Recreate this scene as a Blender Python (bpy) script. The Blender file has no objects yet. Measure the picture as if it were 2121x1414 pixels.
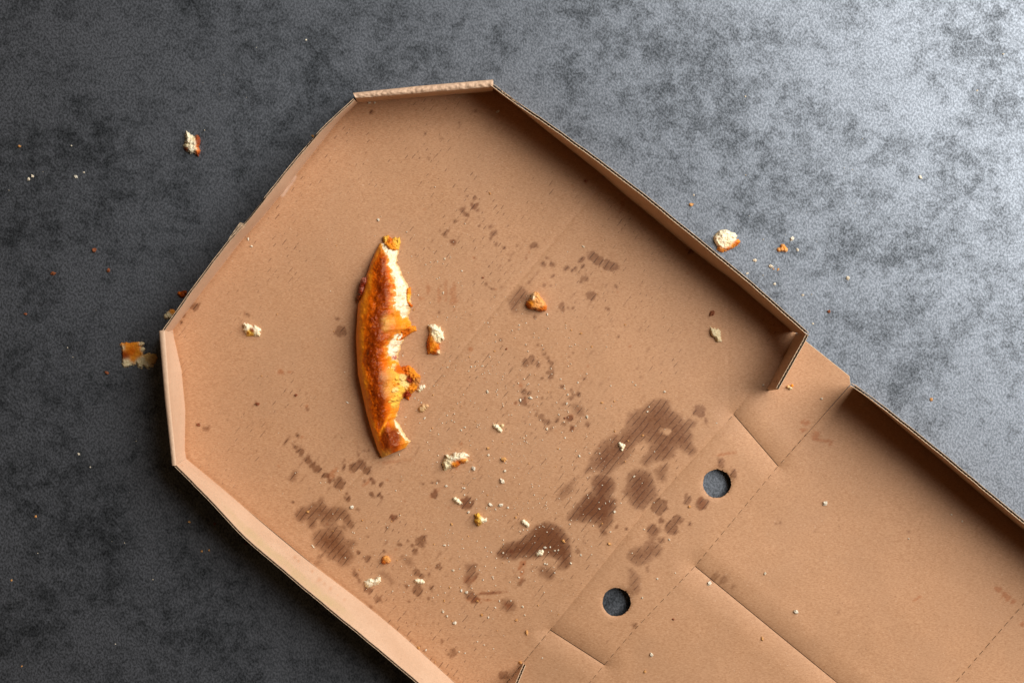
import bpy, bmesh, math, random
import numpy as np
from mathutils import Vector

# ------------------------------------------------------------------ camera, world, lamp, exposure
S = 0.0003            # metres on the table per design unit (one unit = 0.3 mm)
CX, CY = 1060.5, 707.0
H = 0.90              # camera height above the table
scn = bpy.context.scene
cam_d = bpy.data.cameras.new("camera")
cam_d.sensor_width = 36.0
cam_d.lens = 36.0 * H / (2121 * S)
cam_d.clip_start = 0.01
cam_d.clip_end = 50
cam = bpy.data.objects.new("camera", cam_d)
cam.location = (0, 0, H)
scn.collection.objects.link(cam)
scn.camera = cam

world = bpy.data.worlds.new("World")
scn.world = world
world.use_nodes = True
bg = world.node_tree.nodes["Background"]
bg.inputs[0].default_value = (1.0, 0.60, 0.30, 1)
bg.inputs[1].default_value = 0.045

LAMP_AZ, LAMP_EL, LAMP_D = math.radians(30), math.radians(43), 1.70
lamp_d = bpy.data.lights.new("softbox_lamp", 'AREA')
lamp_d.shape = 'RECTANGLE'
lamp_d.size = 1.55
lamp_d.size_y = 1.55
lamp_d.energy = 61.0
lamp_d.color = (1.0, 0.975, 0.95)
lamp = bpy.data.objects.new("softbox_lamp", lamp_d)
ldir = Vector((math.cos(LAMP_AZ) * math.cos(LAMP_EL), math.sin(LAMP_AZ) * math.cos(LAMP_EL), math.sin(LAMP_EL)))
lamp.location = ldir * LAMP_D + Vector((0.02, 0.0, 0.0))
lamp.rotation_euler = ldir.to_track_quat('Z', 'Y').to_euler()
scn.collection.objects.link(lamp)

scn.view_settings.view_transform = 'Standard'
scn.view_settings.look = 'None'
scn.view_settings.exposure = 0.0
scn.view_settings.gamma = 1.0
scn.cycles.max_bounces = 8
scn.cycles.diffuse_bounces = 4

# ------------------------------------------------------------------ helpers
rng = np.random.RandomState(7)
random.seed(7)

def P(px, py, z=0.0):
    """design units (table plane) + height in metres -> world point"""
    px = np.asarray(px, float); py = np.asarray(py, float); z = np.asarray(z, float)
    k = (H - z) / H
    out = np.empty(np.broadcast(px, py, z).shape + (3,))
    out[..., 0] = (px - CX) * S * k
    out[..., 1] = -(py - CY) * S * k
    out[..., 2] = z
    return out

def _h(ix, iy, iz, seed):
    n = (ix * 374761393 + iy * 668265263 + iz * 2147483647 + seed * 1274126177) & 0xFFFFFFFF
    n = ((n ^ (n >> 13)) * 1274126177) & 0xFFFFFFFF
    n = n ^ (n >> 16)
    return (n & 0xFFFF) / 65535.0

def vnoise(x, y, z=None, seed=0):
    """gradient noise, about -1..1"""
    x = np.asarray(x, float); y = np.asarray(y, float)
    z = np.zeros_like(x) + 0.37 if z is None else np.asarray(z, float)
    xi = np.floor(x).astype(np.int64); yi = np.floor(y).astype(np.int64); zi = np.floor(z).astype(np.int64)
    fx, fy, fz = x - xi, y - yi, z - zi
    ux = fx ** 3 * (fx * (fx * 6 - 15) + 10); uy = fy ** 3 * (fy * (fy * 6 - 15) + 10); uz = fz ** 3 * (fz * (fz * 6 - 15) + 10)
    r = 0
    for dx in (0, 1):
        for dy in (0, 1):
            for dz in (0, 1):
                w = (ux if dx else 1 - ux) * (uy if dy else 1 - uy) * (uz if dz else 1 - uz)
                h = _h(xi + dx, yi + dy, zi + dz, seed)
                t = h * 2 * np.pi; c = np.mod(h * 997.0, 1.0) * 1.6 - .8; q = np.sqrt(1 - c * c)
                r = r + w * (q * np.cos(t) * (fx - dx) + q * np.sin(t) * (fy - dy) + c * (fz - dz))
    return r * 1.9

def fbm(x, y, z=None, seed=0, octv=3, gain=0.5):
    a, s, t = 1.0, 0.0, 0.0
    f = 1.0
    for o in range(octv):
        x, y = 0.8 * np.asarray(x) - 0.6 * np.asarray(y) + 3.1, 0.6 * np.asarray(x) + 0.8 * np.asarray(y) + 1.7
        s = s + a * vnoise(np.asarray(x) * f, np.asarray(y) * f, None if z is None else np.asarray(z) * f, seed + o * 17)
        t += a; a *= gain; f *= 2.03
    return s / t

def smooth(e0, e1, x):
    t = np.clip((x - e0) / (e1 - e0), 0, 1)
    return t * t * (3 - 2 * t)

def mesh_from(name, V, quads, tris=None):
    V = np.asarray(V, np.float32).reshape(-1, 3)
    quads = np.asarray(quads, np.int32).reshape(-1, 4) if quads is not None and len(quads) else np.zeros((0, 4), np.int32)
    tris = np.asarray(tris, np.int32).reshape(-1, 3) if tris is not None and len(tris) else np.zeros((0, 3), np.int32)
    me = bpy.data.meshes.new(name)
    me.vertices.add(len(V)); me.vertices.foreach_set("co", V.ravel())
    loops = np.concatenate([quads.ravel(), tris.ravel()])
    me.loops.add(len(loops)); me.loops.foreach_set("vertex_index", loops)
    n = len(quads) + len(tris)
    me.polygons.add(n)
    st = np.concatenate([np.arange(len(quads)) * 4, len(quads) * 4 + np.arange(len(tris)) * 3]).astype(np.int32)
    me.polygons.foreach_set("loop_start", st)
    me.polygons.foreach_set("use_smooth", np.ones(n, bool))
    me.update(calc_edges=True)
    return me

def add_attr(me, name, col):
    a = me.attributes.new(name, 'FLOAT_COLOR', 'POINT')
    col = np.asarray(col, np.float32)
    if col.shape[1] == 3:
        col = np.concatenate([col, np.ones((len(col), 1), np.float32)], 1)
    a.data.foreach_set("color", col.ravel())

def link(name, me, mat, parent=None, label=None, category=None, group=None, kind=None, loc=None):
    o = bpy.data.objects.new(name, me)
    scn.collection.objects.link(o)
    if me is not None and mat is not None and not me.materials:
        me.materials.append(mat)
    if parent is not None:
        o.parent = parent
    if loc is not None:
        o.location = loc
    for k, v in (("label", label), ("category", category), ("group", group), ("kind", kind)):
        if v is not None:
            o[k] = v
    return o

def resample(pts, n):
    pts = np.asarray(pts, float)
    d = np.concatenate([[0], np.cumsum(np.hypot(*(np.diff(pts, axis=0).T[:2])))])
    t = np.linspace(0, d[-1], n)
    return np.stack([np.interp(t, d, pts[:, i]) for i in range(pts.shape[1])], 1)

def smooth_line(L, k):
    """soften the kinks of a resampled polyline, ends kept"""
    for _ in range(k):
        L[1:-1] = 0.25 * L[:-2] + 0.5 * L[1:-1] + 0.25 * L[2:]
    return L

def grid_faces(nr, nc, base=0):
    i = np.arange(nr - 1)[:, None] * nc + np.arange(nc - 1)[None, :] + base
    return np.stack([i, i + 1, i + nc + 1, i + nc], -1).reshape(-1, 4)

# ------------------------------------------------------------------ materials
class N:
    def __init__(self, name):
        self.m = bpy.data.materials.new(name); self.m.use_nodes = True
        self.nt = self.m.node_tree
        self.nt.nodes.clear()
        self.out = self.nt.nodes.new("ShaderNodeOutputMaterial")
        self.b = self.nt.nodes.new("ShaderNodeBsdfPrincipled")
        self.nt.links.new(self.b.outputs[0], self.out.inputs[0])
    def n(self, t, **kw):
        x = self.nt.nodes.new(t)
        for k, v in kw.items():
            setattr(x, k, v)
        return x
    def l(self, a, b):
        self.nt.links.new(a, b)
    def put(self, sock, v):
        if isinstance(v, bpy.types.NodeSocket):
            self.l(v, sock)
        else:
            sock.default_value = v
    def math(self, op, a, b=0.0, c=None, clamp=False):
        x = self.n("ShaderNodeMath", operation=op, use_clamp=clamp)
        self.put(x.inputs[0], a); self.put(x.inputs[1], b)
        if c is not None:
            self.put(x.inputs[2], c)
        return x.outputs[0]
    def mix(self, f, a, b, blend='MIX'):
        x = self.n("ShaderNodeMix", data_type='RGBA', blend_type=blend)
        self.put(x.inputs[0], f)
        self.put(x.inputs[6], a if isinstance(a, bpy.types.NodeSocket) else tuple(a) + (1,) * (4 - len(a)))
        self.put(x.inputs[7], b if isinstance(b, bpy.types.NodeSocket) else tuple(b) + (1,) * (4 - len(b)))
        return x.outputs[2]
    def noise(self, co, scale, detail=2.0, rough=0.5, dist=0.0):
        x = self.n("ShaderNodeTexNoise")
        self.l(co, x.inputs["Vector"])
        x.inputs["Scale"].default_value = scale; x.inputs["Detail"].default_value = detail
        x.inputs["Roughness"].default_value = rough; x.inputs["Distortion"].default_value = dist
        return x.outputs[0]
    def ss(self, x, a, b, lo=0.0, hi=1.0):
        m = self.n("ShaderNodeMapRange", interpolation_type='SMOOTHSTEP')
        self.put(m.inputs[0], x)
        m.inputs[1].default_value = a; m.inputs[2].default_value = b
        m.inputs[3].default_value = lo; m.inputs[4].default_value = hi
        return m.outputs[0]
    def objco(self, rz=0.0, sc=(1, 1, 1)):
        t = self.n("ShaderNodeTexCoord")
        mp = self.n("ShaderNodeMapping")
        mp.inputs["Rotation"].default_value = (0, 0, rz); mp.inputs["Scale"].default_value = sc
        self.l(t.outputs["Object"], mp.inputs[0])
        return mp.outputs[0]
    def bump(self, h, strength, dist, normal=None):
        x = self.n("ShaderNodeBump")
        x.inputs["Strength"].default_value = strength; x.inputs["Distance"].default_value = dist
        self.l(h, x.inputs["Height"])
        if normal is not None:
            self.l(normal, x.inputs["Normal"])
        return x.outputs[0]

E1 = np.array([0.769, 0.639]); E2 = np.array([0.639, -0.769])     # across / along the flutes, design units
FL_ANG = math.atan2(-E1[1], E1[0])                                # world angle of the across-flute axis

def mat_kraft(name, tone=1.0, pale=0.0, rub=(0.70, 0.52, 0.40)):
    k = N(name)
    co = k.objco(rz=-FL_ANG)                       # x: across the flutes, y: along them
    fib = k.objco(rz=-FL_ANG, sc=(0.42, 1.0, 1.0))
    f1 = k.noise(fib, 1500, 3, 0.65)
    f2 = k.noise(co, 520, 2, 0.6)
    f3 = k.noise(co, 26, 4, 0.6)
    f4 = k.noise(co, 900, 1, 0.5)
    base_a = tuple(np.array([0.556, 0.306, 0.160]) * tone * (1 - pale) + np.array([0.74, 0.56, 0.41]) * pale)
    base_b = tuple(np.array([0.385, 0.184, 0.084]) * tone * (1 - pale) + np.array([0.66, 0.48, 0.34]) * pale)
    v = k.math('ADD', k.math('MULTIPLY', f1, 0.78), k.math('MULTIPLY', f2, 0.22))
    col = k.mix(k.ss(v, 0.24, 0.72), base_b, base_a)
    col = k.mix(k.ss(f3, 0.35, 0.68, 0.0, 0.26), col, (0.42, 0.235, 0.128))
    col = k.mix(k.ss(f4, 0.70, 0.78, 0.0, 0.45), col, (0.20, 0.09, 0.04))    # dark flecks in the pulp
    col = k.mix(k.ss(f4, 0.30, 0.23, 0.0, 0.35), col, (0.72, 0.50, 0.34))    # pale fibres
    at = k.n("ShaderNodeAttribute", attribute_name="mask")
    sep = k.n("ShaderNodeSeparateColor"); k.l(at.outputs["Color"], sep.inputs[0])
    grease, sauce, scuff = sep.outputs[0], sep.outputs[1], sep.outputs[2]
    # flute lines soaked with grease
    sx = k.n("ShaderNodeSeparateXYZ"); k.l(co, sx.inputs[0])
    wob = k.noise(co, 90, 2, 0.5)
    ph = k.math('ADD', k.math('DIVIDE', sx.outputs[0], 0.00345), k.math('MULTIPLY', wob, 0.55))
    fr = k.math('ABSOLUTE', k.math('SUBTRACT', k.math('FRACT', ph), 0.5))
    line = k.ss(fr, 0.11, 0.02)
    seg = k.objco(rz=-FL_ANG, sc=(1.0, 0.22, 1.0))
    s1 = k.noise(seg, 330, 2, 0.6)
    l_on = k.math('MULTIPLY', line, k.ss(s1, 0.36, 0.50))
    l_faint = k.math('MULTIPLY', line, k.math('MULTIPLY', k.ss(s1, 0.55, 0.64), k.ss(k.noise(co, 14, 2, 0.5), 0.42, 0.60)))
    gm = k.math('MULTIPLY', grease, k.ss(k.noise(co, 700, 2, 0.6), 0.2, 0.75, 0.86, 1.0))
    col = k.mix(gm, col, k.mix(1.0, col, (0.33, 0.205, 0.122), 'MULTIPLY'))
    col = k.mix(sauce, col, k.mix(1.0, col, (0.72, 0.40, 0.20), 'MULTIPLY'))
    lf = k.math('MULTIPLY', l_on, k.ss(grease, 0.30, 0.70, 0.0, 0.78))
    col = k.mix(lf, col, (0.055, 0.018, 0.008))
    inbase = at.outputs["Alpha"]
    col = k.mix(k.math('MULTIPLY', k.math('MULTIPLY', l_faint, 0.75), inbase), col, (0.10, 0.04, 0.018))
    col = k.mix(scuff, col, rub)
    k.l(col, k.b.inputs["Base Color"])
    rough = k.math('SUBTRACT', 0.62, k.math('MULTIPLY', grease, 0.10))
    k.l(rough, k.b.inputs["Roughness"])
    k.b.inputs["Specular IOR Level"].default_value = 0.35
    rib = k.math('COSINE', k.math('MULTIPLY', ph, 6.28318))
    b0 = k.bump(rib, 0.05, 0.0004)
    b1 = k.bump(v, 0.25, 0.00035, b0)
    k.l(b1, k.b.inputs["Normal"])
    return k.m

def mat_plain(name, col, rough=0.7, nscale=900, amt=0.25):
    k = N(name)
    co = k.objco()
    n = k.noise(co, nscale, 3, 0.6)
    c = k.mix(k.ss(n, 0.3, 0.7), tuple(np.array(col) * (1 - amt)), tuple(np.array(col) * (1 + amt)))
    k.l(c, k.b.inputs["Base Color"])
    k.b.inputs["Roughness"].default_value = rough
    k.l(k.bump(n, 0.4, 0.0003), k.b.inputs["Normal"])
    return k.m

def mat_bread(name):
    k = N(name)
    t = k.n("ShaderNodeTexCoord"); co = t.outputs["Object"]
    at = k.n("ShaderNodeAttribute", attribute_name="tint")
    n1 = k.noise(co, 650, 4, 0.65)
    n2 = k.noise(co, 1800, 2, 0.6)
    c = k.mix(k.ss(n1, 0.30, 0.72, 0.0, 0.50), at.outputs["Color"], k.mix(1.0, at.outputs["Color"], (0.80, 0.66, 0.45), 'MULTIPLY'))
    k.l(c, k.b.inputs["Base Color"])
    sk = at.outputs["Alpha"]                        # 1 = baked skin, 0 = open crumb
    k.l(k.math('SUBTRACT', 0.78, k.math('MULTIPLY', sk, 0.46)), k.b.inputs["Roughness"])
    k.b.inputs["Specular IOR Level"].default_value = 0.20
    k.b.inputs["Specular Tint"].default_value = (1.0, 0.80, 0.55, 1)
    k.b.inputs["Subsurface Weight"].default_value = 0.10
    k.b.inputs["Subsurface Radius"].default_value = (0.0022, 0.0012, 0.0006)
    k.b.inputs["Subsurface Scale"].default_value = 1.0
    h = k.math('ADD', k.math('MULTIPLY', n1, 0.7), k.math('MULTIPLY', n2, 0.3))
    k.l(k.bump(h, 0.36, 0.0007), k.b.inputs["Normal"])
    return k.m

def mat_crumb(name, col):
    k = N(name)
    t = k.n("ShaderNodeTexCoord"); co = t.outputs["Object"]
    oi = k.n("ShaderNodeObjectInfo")
    n1 = k.noise(co, 2.5, 3, 0.6)
    c = k.mix(k.ss(n1, 0.3, 0.7), tuple(np.array(col) * 0.72), col)
    c = k.mix(k.math('MULTIPLY', oi.outputs["Random"], 0.35), c, k.mix(1.0, c, (0.95, 0.72, 0.45), 'MULTIPLY'))
    k.l(c, k.b.inputs["Base Color"])
    k.b.inputs["Roughness"].default_value = 0.65
    return k.m

def mat_table():
    k = N("painted_stone_board")
    co = k.objco()
    c1 = k.noise(co, 9.5, 8, 0.66, 0.2)
    c2 = k.noise(co, 46, 8, 0.80, 0.1)
    c3 = k.noise(co, 150, 5, 0.72)
    sp = k.noise(k.objco(rz=0.7, sc=(1.0, 0.72, 1.0)), 900, 2.5, 0.65)
    v = k.math('ADD', k.math('MULTIPLY', c1, 0.30), k.math('ADD', k.math('MULTIPLY', c2, 0.44), k.math('MULTIPLY', c3, 0.26)))
    w = k.ss(v, 0.395, 0.555)
    col = k.mix(w, (0.0030, 0.0035, 0.0035), (0.033, 0.0345, 0.038))
    spk = k.ss(sp, 0.36, 0.66)
    col = k.mix(1.0, col, k.mix(spk, (0.25, 0.25, 0.25), (1.9, 1.9, 1.95)), 'MULTIPLY')
    pit = k.noise(co, 75, 3, 0.55)
    dark = k.ss(pit, 0.66, 0.74, 0.0, 0.55)
    col = k.mix(dark, col, (0.016, 0.017, 0.019))
    k.l(col, k.b.inputs["Base Color"])
    r = k.math('ADD', k.math('MULTIPLY', k.math('SUBTRACT', 1.0, w), 0.04), 0.47)
    k.l(k.math('ADD', r, k.math('MULTIPLY', spk, -0.03)), k.b.inputs["Roughness"])
    k.l(k.math('ADD', 0.50, k.math('ADD', k.math('MULTIPLY', w, 0.56), k.math('MULTIPLY', k.math('SUBTRACT', spk, 0.5), 0.50))), k.b.inputs["Specular IOR Level"])
    hgt = k.math('ADD', sp, k.math('MULTIPLY', c3, 1.2))
    k.b.inputs["IOR"].default_value = 1.85
    k.b.inputs["Specular Tint"].default_value = (0.80, 0.89, 1.0, 1)
    k.l(k.bump(hgt, 0.045, 0.0006), k.b.inputs["Normal"])
    return k.m

M_KRAFT = mat_kraft("kraft_liner")
M_KRAFT_W = mat_kraft("kraft_liner_wall_lit", 1.08, 0.60, (0.50, 0.37, 0.19))  # paler than the floor's kraft: brightness of the lit wall put into the colour
M_EDGE = mat_plain("cut_board_edge", (0.60, 0.44, 0.29), 0.8)
M_FLUTE = mat_plain("flute_paper", (0.34, 0.20, 0.11), 0.8)
M_UNDER = mat_plain("outer_liner", (0.40, 0.24, 0.14), 0.75)
M_BREAD = mat_bread("baked_dough")
M_CW = mat_crumb("crumb_white", (0.80, 0.73, 0.58))
M_CG = mat_crumb("crumb_golden", (0.66, 0.33, 0.10))
M_CB = mat_crumb("crumb_brown", (0.27, 0.075, 0.02))
M_TABLE = mat_table()

# ------------------------------------------------------------------ table
tv = [(-1.6, -1.3, 0), (1.6, -1.3, 0), (1.6, 1.3, 0), (-1.6, 1.3, 0)]
link("table", mesh_from("table", tv, [(0, 1, 2, 3)]), M_TABLE, kind="structure",
     label="dark grey mottled stone-look table top under the pizza box", category="table top")

# ------------------------------------------------------------------ stains, plus one painted crumb shadow (design units: x, y)
def Z(zoom, ox, oy, pts):
    return [(ox + x / zoom, oy + y / zoom) for x, y in pts]
POLY = []     # (points, strength, channel 0 grease / 1 sauce, edge softness)
POLY.append((Z(4.42, 560, 860, [(440,1000),(560,950),(640,950),(700,1000),(700,1070),(600,1030),(500,1040)]), .8, 0))
BLOB = []     # (x, y, rx, ry, angle, strength, channel)
z3 = (4.16, 1140, 780); z4 = (5.05, 980, 1020); z5 = (4.42, 560, 860); z6 = (4.42, 860, 360); z7 = (5.44, 960, 660); z8 = (4.5, 700, 1100)
POLY += [(Z(*z3, [(1010,185),(1035,230),(1045,265),(1075,300),(1120,330),(1160,365),(1200,350),(1245,365),(1265,400),(1245,435),(1215,450),(1235,520),(1235,570),(1265,640),(1240,675),(1190,675),(1140,650),(1110,625),(1090,640),(1075,690),(1020,725),(960,735),(900,740),(830,780),(760,745),(790,680),(830,640),(850,590),(800,560),(740,590),(710,640),(690,700),(640,760),(600,775),(560,800),(520,850),(480,860),(440,850),(390,820),(330,830),(290,850),(280,800),(320,770),(330,720),(360,660),(400,600),(450,540),(520,500),(590,485),(630,440),(645,370),(670,310),(730,280),(800,260),(830,220),(880,195),(950,185)]), .92, 0),
 (Z(*z3, [(350,880),(380,840),(450,820),(530,850),(565,910),(560,980),(540,1020),(580,1060),(575,1120),(550,1170),(545,1240),(500,1310),(440,1390),(445,1330),(380,1275),(320,1260),(250,1255),(190,1260),(130,1235),(180,1150),(230,1080),(290,1010),(350,985),(345,930)]), 1.12, 0),
 (Z(*z3, [(660,830),(720,790),(800,790),(870,820),(900,900),(920,970),(930,1030),(890,1090),(850,1120),(790,1155),(730,1150),(690,1110),(660,1050),(620,1000),(640,930)]), 1.0, 0),
 (Z(*z3, [(880,800),(940,760),(985,735),(1025,760),(1020,800),(1000,850),(1000,900),(960,920),(910,890)]), .8, 0),
 (Z(*z3, [(50,1050),(90,950),(170,900),(240,850),(250,870),(200,940),(205,990),(150,1040),(90,1080)]), .7, 0),
 (Z(*z3, [(170,240),(230,225),(280,250),(300,300),(295,340),(240,360),(195,290)]), .75, 0),
 (Z(*z4, [(240,620),(280,570),(350,520),(430,495),(500,480),(560,430),(600,380),(650,345),(720,310),(800,305),(870,325),(930,365),(980,420),(1010,480),(1030,560),(1035,640),(1030,720),(1000,790),(960,810),(900,770),(880,720),(820,680),(760,665),(700,680),(640,700),(560,700),(490,690),(420,710),(340,700),(280,690),(240,660)]), 1.25, 0),
 (Z(*z4, [(660,800),(700,760),(780,760),(850,800),(870,860),(830,920),(780,920),(700,880)]), .85, 0),
 (Z(*z4, [(1850,370),(1900,345),(1960,350),(1970,390),(1930,430),(1920,500),(1970,540),(1995,590),(1960,660),(1890,700),(1850,740),(1790,770),(1720,770),(1650,740),(1600,680),(1620,610),(1680,550),(1760,540),(1780,500),(1820,470),(1810,410)]), .85, 0),
 (Z(*z4, [(1600,780),(1650,770),(1700,800),(1750,850),(1780,900),(1750,960),(1760,1020),(1720,1080),(1660,1070),(1600,1020),(1620,940),(1620,860)]), .75, 0),
 (Z(*z4, [(290,1110),(370,1095),(440,1130),(460,1190),(430,1240),(350,1265),(290,1210)]), .9, 0),
 (Z(*z8, [(1170,300),(1220,285),(1270,310),(1300,380),(1290,440),(1250,470),(1240,540),(1210,540),(1170,480),(1185,410)]), .9, 0),
 (Z(*z8, [(570,220),(610,210),(680,250),(725,320),(680,340),(620,300)]), .75, 0),
 (Z(*z8, [(350,380),(420,365),(500,410),(545,490),(500,500),(430,440)]), .7, 0),
 (Z(*z5, [(215,930),(225,880),(270,830),(340,815),(385,780),(420,790),(450,740),(490,745),(500,790),(540,830),(610,835),(690,840),(720,880),(760,950),(770,1020),(740,1040),(690,1010),(640,960),(560,1000),(470,1000),(430,960),(430,1010),(380,1050),(330,1020),(340,960),(290,990),(235,970)]), 1.0, 0),
 (Z(*z5, [(440,1040),(510,1010),(600,1000),(660,1040),(690,1090),(700,1130),(790,1130),(790,1180),(740,1220),(780,1290),(740,1360),(690,1395),(640,1385),(590,1340),(530,1330),(490,1270),(440,1230),(400,1200),(370,1140),(390,1080)]), .95, 0),
 (Z(*z5, [(150,580),(200,500),(265,510),(240,600),(200,620)]), .85, 0),
 (Z(*z6, [(840,1170),(900,1080),(950,1030),(1010,1045),(1045,1090),(1040,1150),(960,1200),(940,1270),(900,1290),(850,1240)]), .9, 0)]
def blobs(z, items, st=.8, ch=0):
    zoom, ox, oy = z
    for it in items:
        x, y, rx = it[:3]
        ry = it[3] if len(it) > 3 else rx
        an = it[4] if len(it) > 4 else 0.0
        BLOB.append((ox + x / zoom, oy + y / zoom, rx / zoom, ry / zoom, an, it[5] if len(it) > 5 else st, ch))
D2 = math.degrees(math.atan2(E2[1], E2[0]))
blobs(z3, [(940,1110,80),(1280,295,58),(1335,380,25),(1470,740,42),(1575,840,35,60),(1180,1050,40,50),(1315,1090,65),(1200,1270,25),(1095,1230,45),(1040,1300,60),(890,1330,60),(960,1240,30),(575,1295,22),(655,1310,12),(240,147,20),(190,150,25,40),(100,85,18),(160,360,30),(60,380,28),(110,405,18),(180,430,22),(470,1340,30,60,D2)], .78)
blobs(z4, [(1960,500,45),(2070,380,75),(1810,790,40),(1505,360,25),(1690,1385,30),(500,940,60,35,D2),(440,890,40,20,D2),(1100,600,30),(1160,520,25),(930,760,60)], .6)
blobs(z4, [(160,1052,170,16,-4),(0,820,45,100)], .7)
blobs(z4, [(530,745,45,38),(370,1190,40),(40,1125,50,25),(390,615,25),(500,860,30,70)], .7, 1)
blobs(z8, [(275,255,40),(575,122,20),(720,190,32),(740,550,55),(735,375,35),(790,420,35),(380,630,42),(930,320,38),(940,220,55,14,D2),(770,90,55),(660,90,20),(660,655,15),(970,1025,20),(1075,1140,42),(295,700,20),(170,400,25,65,-30),(280,540,40),(845,625,15),(880,655,18),(1540,1340,50),(865,520,30),(640,515,28),(570,500,18),(1240,600,60,40),(1270,650,50,28),(850,390,40,12,D2),(1180,690,35,12,D2)], .72)  # one blob here is a crumb's cast shadow, painted in as grease
blobs(z8, [(1250,640,60,30),(1400,575,130,12,-3),(1230,450,60,40),(1420,640,90,10,3)], .55, 1)
blobs(z5, [(200,265,20),(250,290,35,20),(280,330,40),(340,400,45),(400,470,35),(440,500,45),(500,545,30),(535,595,22),(630,620,58),(760,470,45),(830,445,50),(890,500,45),(670,470,20,60),(800,355,20),(860,325,24,10),(900,318,14),(860,600,20),(935,605,35),(1010,625,28),(715,765,28),(935,725,30),(1005,735,28),(1395,620,22),(1480,615,20),(1535,610,20),(1510,720,35),(1060,1020,20),(1385,1140,45),(1265,1150,18),(1190,1180,20),(1300,1190,18),(1325,1245,30),(1800,800,60),(800,860,20),(150,230,45,12,D2),(890,1105,18),(805,1250,25),(1120,930,38,26),(1040,1240,18),(300,420,60,8,D2),(290,590,45,7,D2),(700,715,14),(530,680,30,8,D2),(210,790,16),(1430,1100,14)], .85)
blobs(z5, [(1510,710,90,22,-38),(1140,420,130,14,-6),(1120,930,40),(1780,800,60)], .35, 1)
blobs(z6, [(480,210,18),(550,220,22),(550,300,45),(440,325,38),(475,375,30),(370,425,25),(230,520,15),(275,555,25),(300,520,15),(345,625,30),(400,585,26,9,D2),(580,480,15),(690,485,20),(720,550,32),(700,590,18),(740,645,18),(820,680,15),(930,585,16),(935,660,14),(895,725,40,14,D2),(1090,655,42,38),(1015,770,15),(860,790,15),(1180,830,32),(1260,820,24),(1390,860,28),(1435,880,14),(1200,770,15),(1520,790,40),(1620,745,50),(1540,850,30),(1680,800,45),(1750,835,45),(1820,850,50),(1470,860,20),(1550,950,35),(1520,990,20),(1605,1115,48),(1840,1030,25),(1345,1215,38),(1395,1225,22),(1445,1225,15),(1080,950,70,12,D2),(1260,935,22),(1180,1015,18),(1240,1025,12),(700,1050,20),(790,1035,15),(650,1010,15),(530,985,14),(1090,1320,20),(220,1275,14),(465,425,40,9,D2)], .72)
blobs(z6, [(280,1080,16,90),(350,1130,36,120),(220,1110,16,80),(120,1070,22,60),(60,1140,30,15),(1900,270,18,45,12),(1870,350,10,60,25),(1440,110,14)], .42, 1)
blobs(z6, [(345,625,30),(550,300,40),(1015,770,15)], .3, 1)
blobs(z7, [(840,300,18),(890,350,22),(910,400,28),(950,440,32),(970,485,40),(1040,480,15),(985,550,25),(970,600,50,40),(980,660,28),(890,670,20),(700,505,50),(780,470,50),(830,510,45),(680,820,45),(740,840,30),(680,930,55),(735,980,25),(590,940,20),(785,1030,22),(820,1075,28),(880,1120,38),(950,1160,38),(1060,1140,35),(1130,1180,25),(1195,1125,35),(1215,1235,30),(985,1240,28),(760,1285,18),(1230,830,40,15,D2),(1290,845,25),(1220,890,35),(1105,755,22),(1360,670,28),(1235,385,20),(1190,430,12),(1395,1190,22),(700,1140,50,14,D2),(410,235,20),(1130,960,30),(1000,975,14),(990,880,14),(890,890,18),(1745,205,14)], .68)
blobs(z7, [(650,750,30),(240,670,18),(590,940,20),(700,920,40),(1200,1110,35),(90,350,30),(1215,1235,26)], .55, 1)
blobs((1, 0, 0), [(1430,521,10,8),(770,234,6),(705,686,14),(404,634,11,8,-40),(512,650,6,5),(427,888,7),(381,655,4),(376,667,3),(1882,1100,3),(1608,1084,3),(1616,1083,4),(1260,640,5),(700,660,4),(880,276,3),(913,288,5,3),(951,254,3),(985,230,4),(887,330,4),(637,848,4),(617,902,5),(530,832,3),(470,870,3)], .75)
blobs((1, 0, 0), [(1690,903,9),(1705,912,16,4,8),(1668,876,9,6),(1720,916,5),(1662,889,8,4),(2069,1222,10,5,30),(2085,1235,10,6,30),(2098,1245,6),(2117,1290,6),(1897,1240,8,4,-35),(1475,649,5),(1213,375,5),(582,770,7,4,30),(600,770,6,3),(1470,1000,4),(1455,1040,8,14),(1500,940,20,3,-8),(690,980,14,5,-50),(760,1000,10,4,-40)], .6, 1)
BLOB += [(px, py, r, r * .6, D2, .5, 0) for px, py, r in [(663,1150,10),(660,1163,8),(640,1160,6),(1688,1100,3),(1736,1268,4),(1480,1195,12),(1500,1200,14),(1520,1215,10)]]
LIGHT_HOLES = [(Z(*z3, [(990, 465)])[0], 9.5), (Z(*z5, [(640, 985)])[0], 6), (Z(*z4, [(1750, 810)])[0], 9)]

# fine pepper of splatter round the stained area
rs = np.random.RandomState(21)
for _ in range(640):
    cxy = [(1010, 560), (1130, 800), (800, 1010), (1000, 1200), (1230, 640), (700, 900), (900, 480), (1180, 900)][rs.randint(8)]
    a = rs.randn(2) * np.array([110, 90]) + np.array(cxy)
    r = 1.0 + 2.2 * rs.rand() ** 2
    if rs.rand() < .35:
        BLOB.append((a[0], a[1], r * 2.2, r * .7, D2, .35 + .3 * rs.rand(), 0))
    else:
        BLOB.append((a[0], a[1], r, r * .8, rs.rand() * 180, .3 + .35 * rs.rand(), 0 if rs.rand() < .8 else 1))

def seg_dist(px, py, a, b):
    ax, ay = a; bx, by = b
    dx, dy = bx - ax, by - ay
    t = np.clip(((px - ax) * dx + (py - ay) * dy) / (dx * dx + dy * dy + 1e-9), 0, 1)
    return np.hypot(px - ax - t * dx, py - ay - t * dy)

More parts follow.
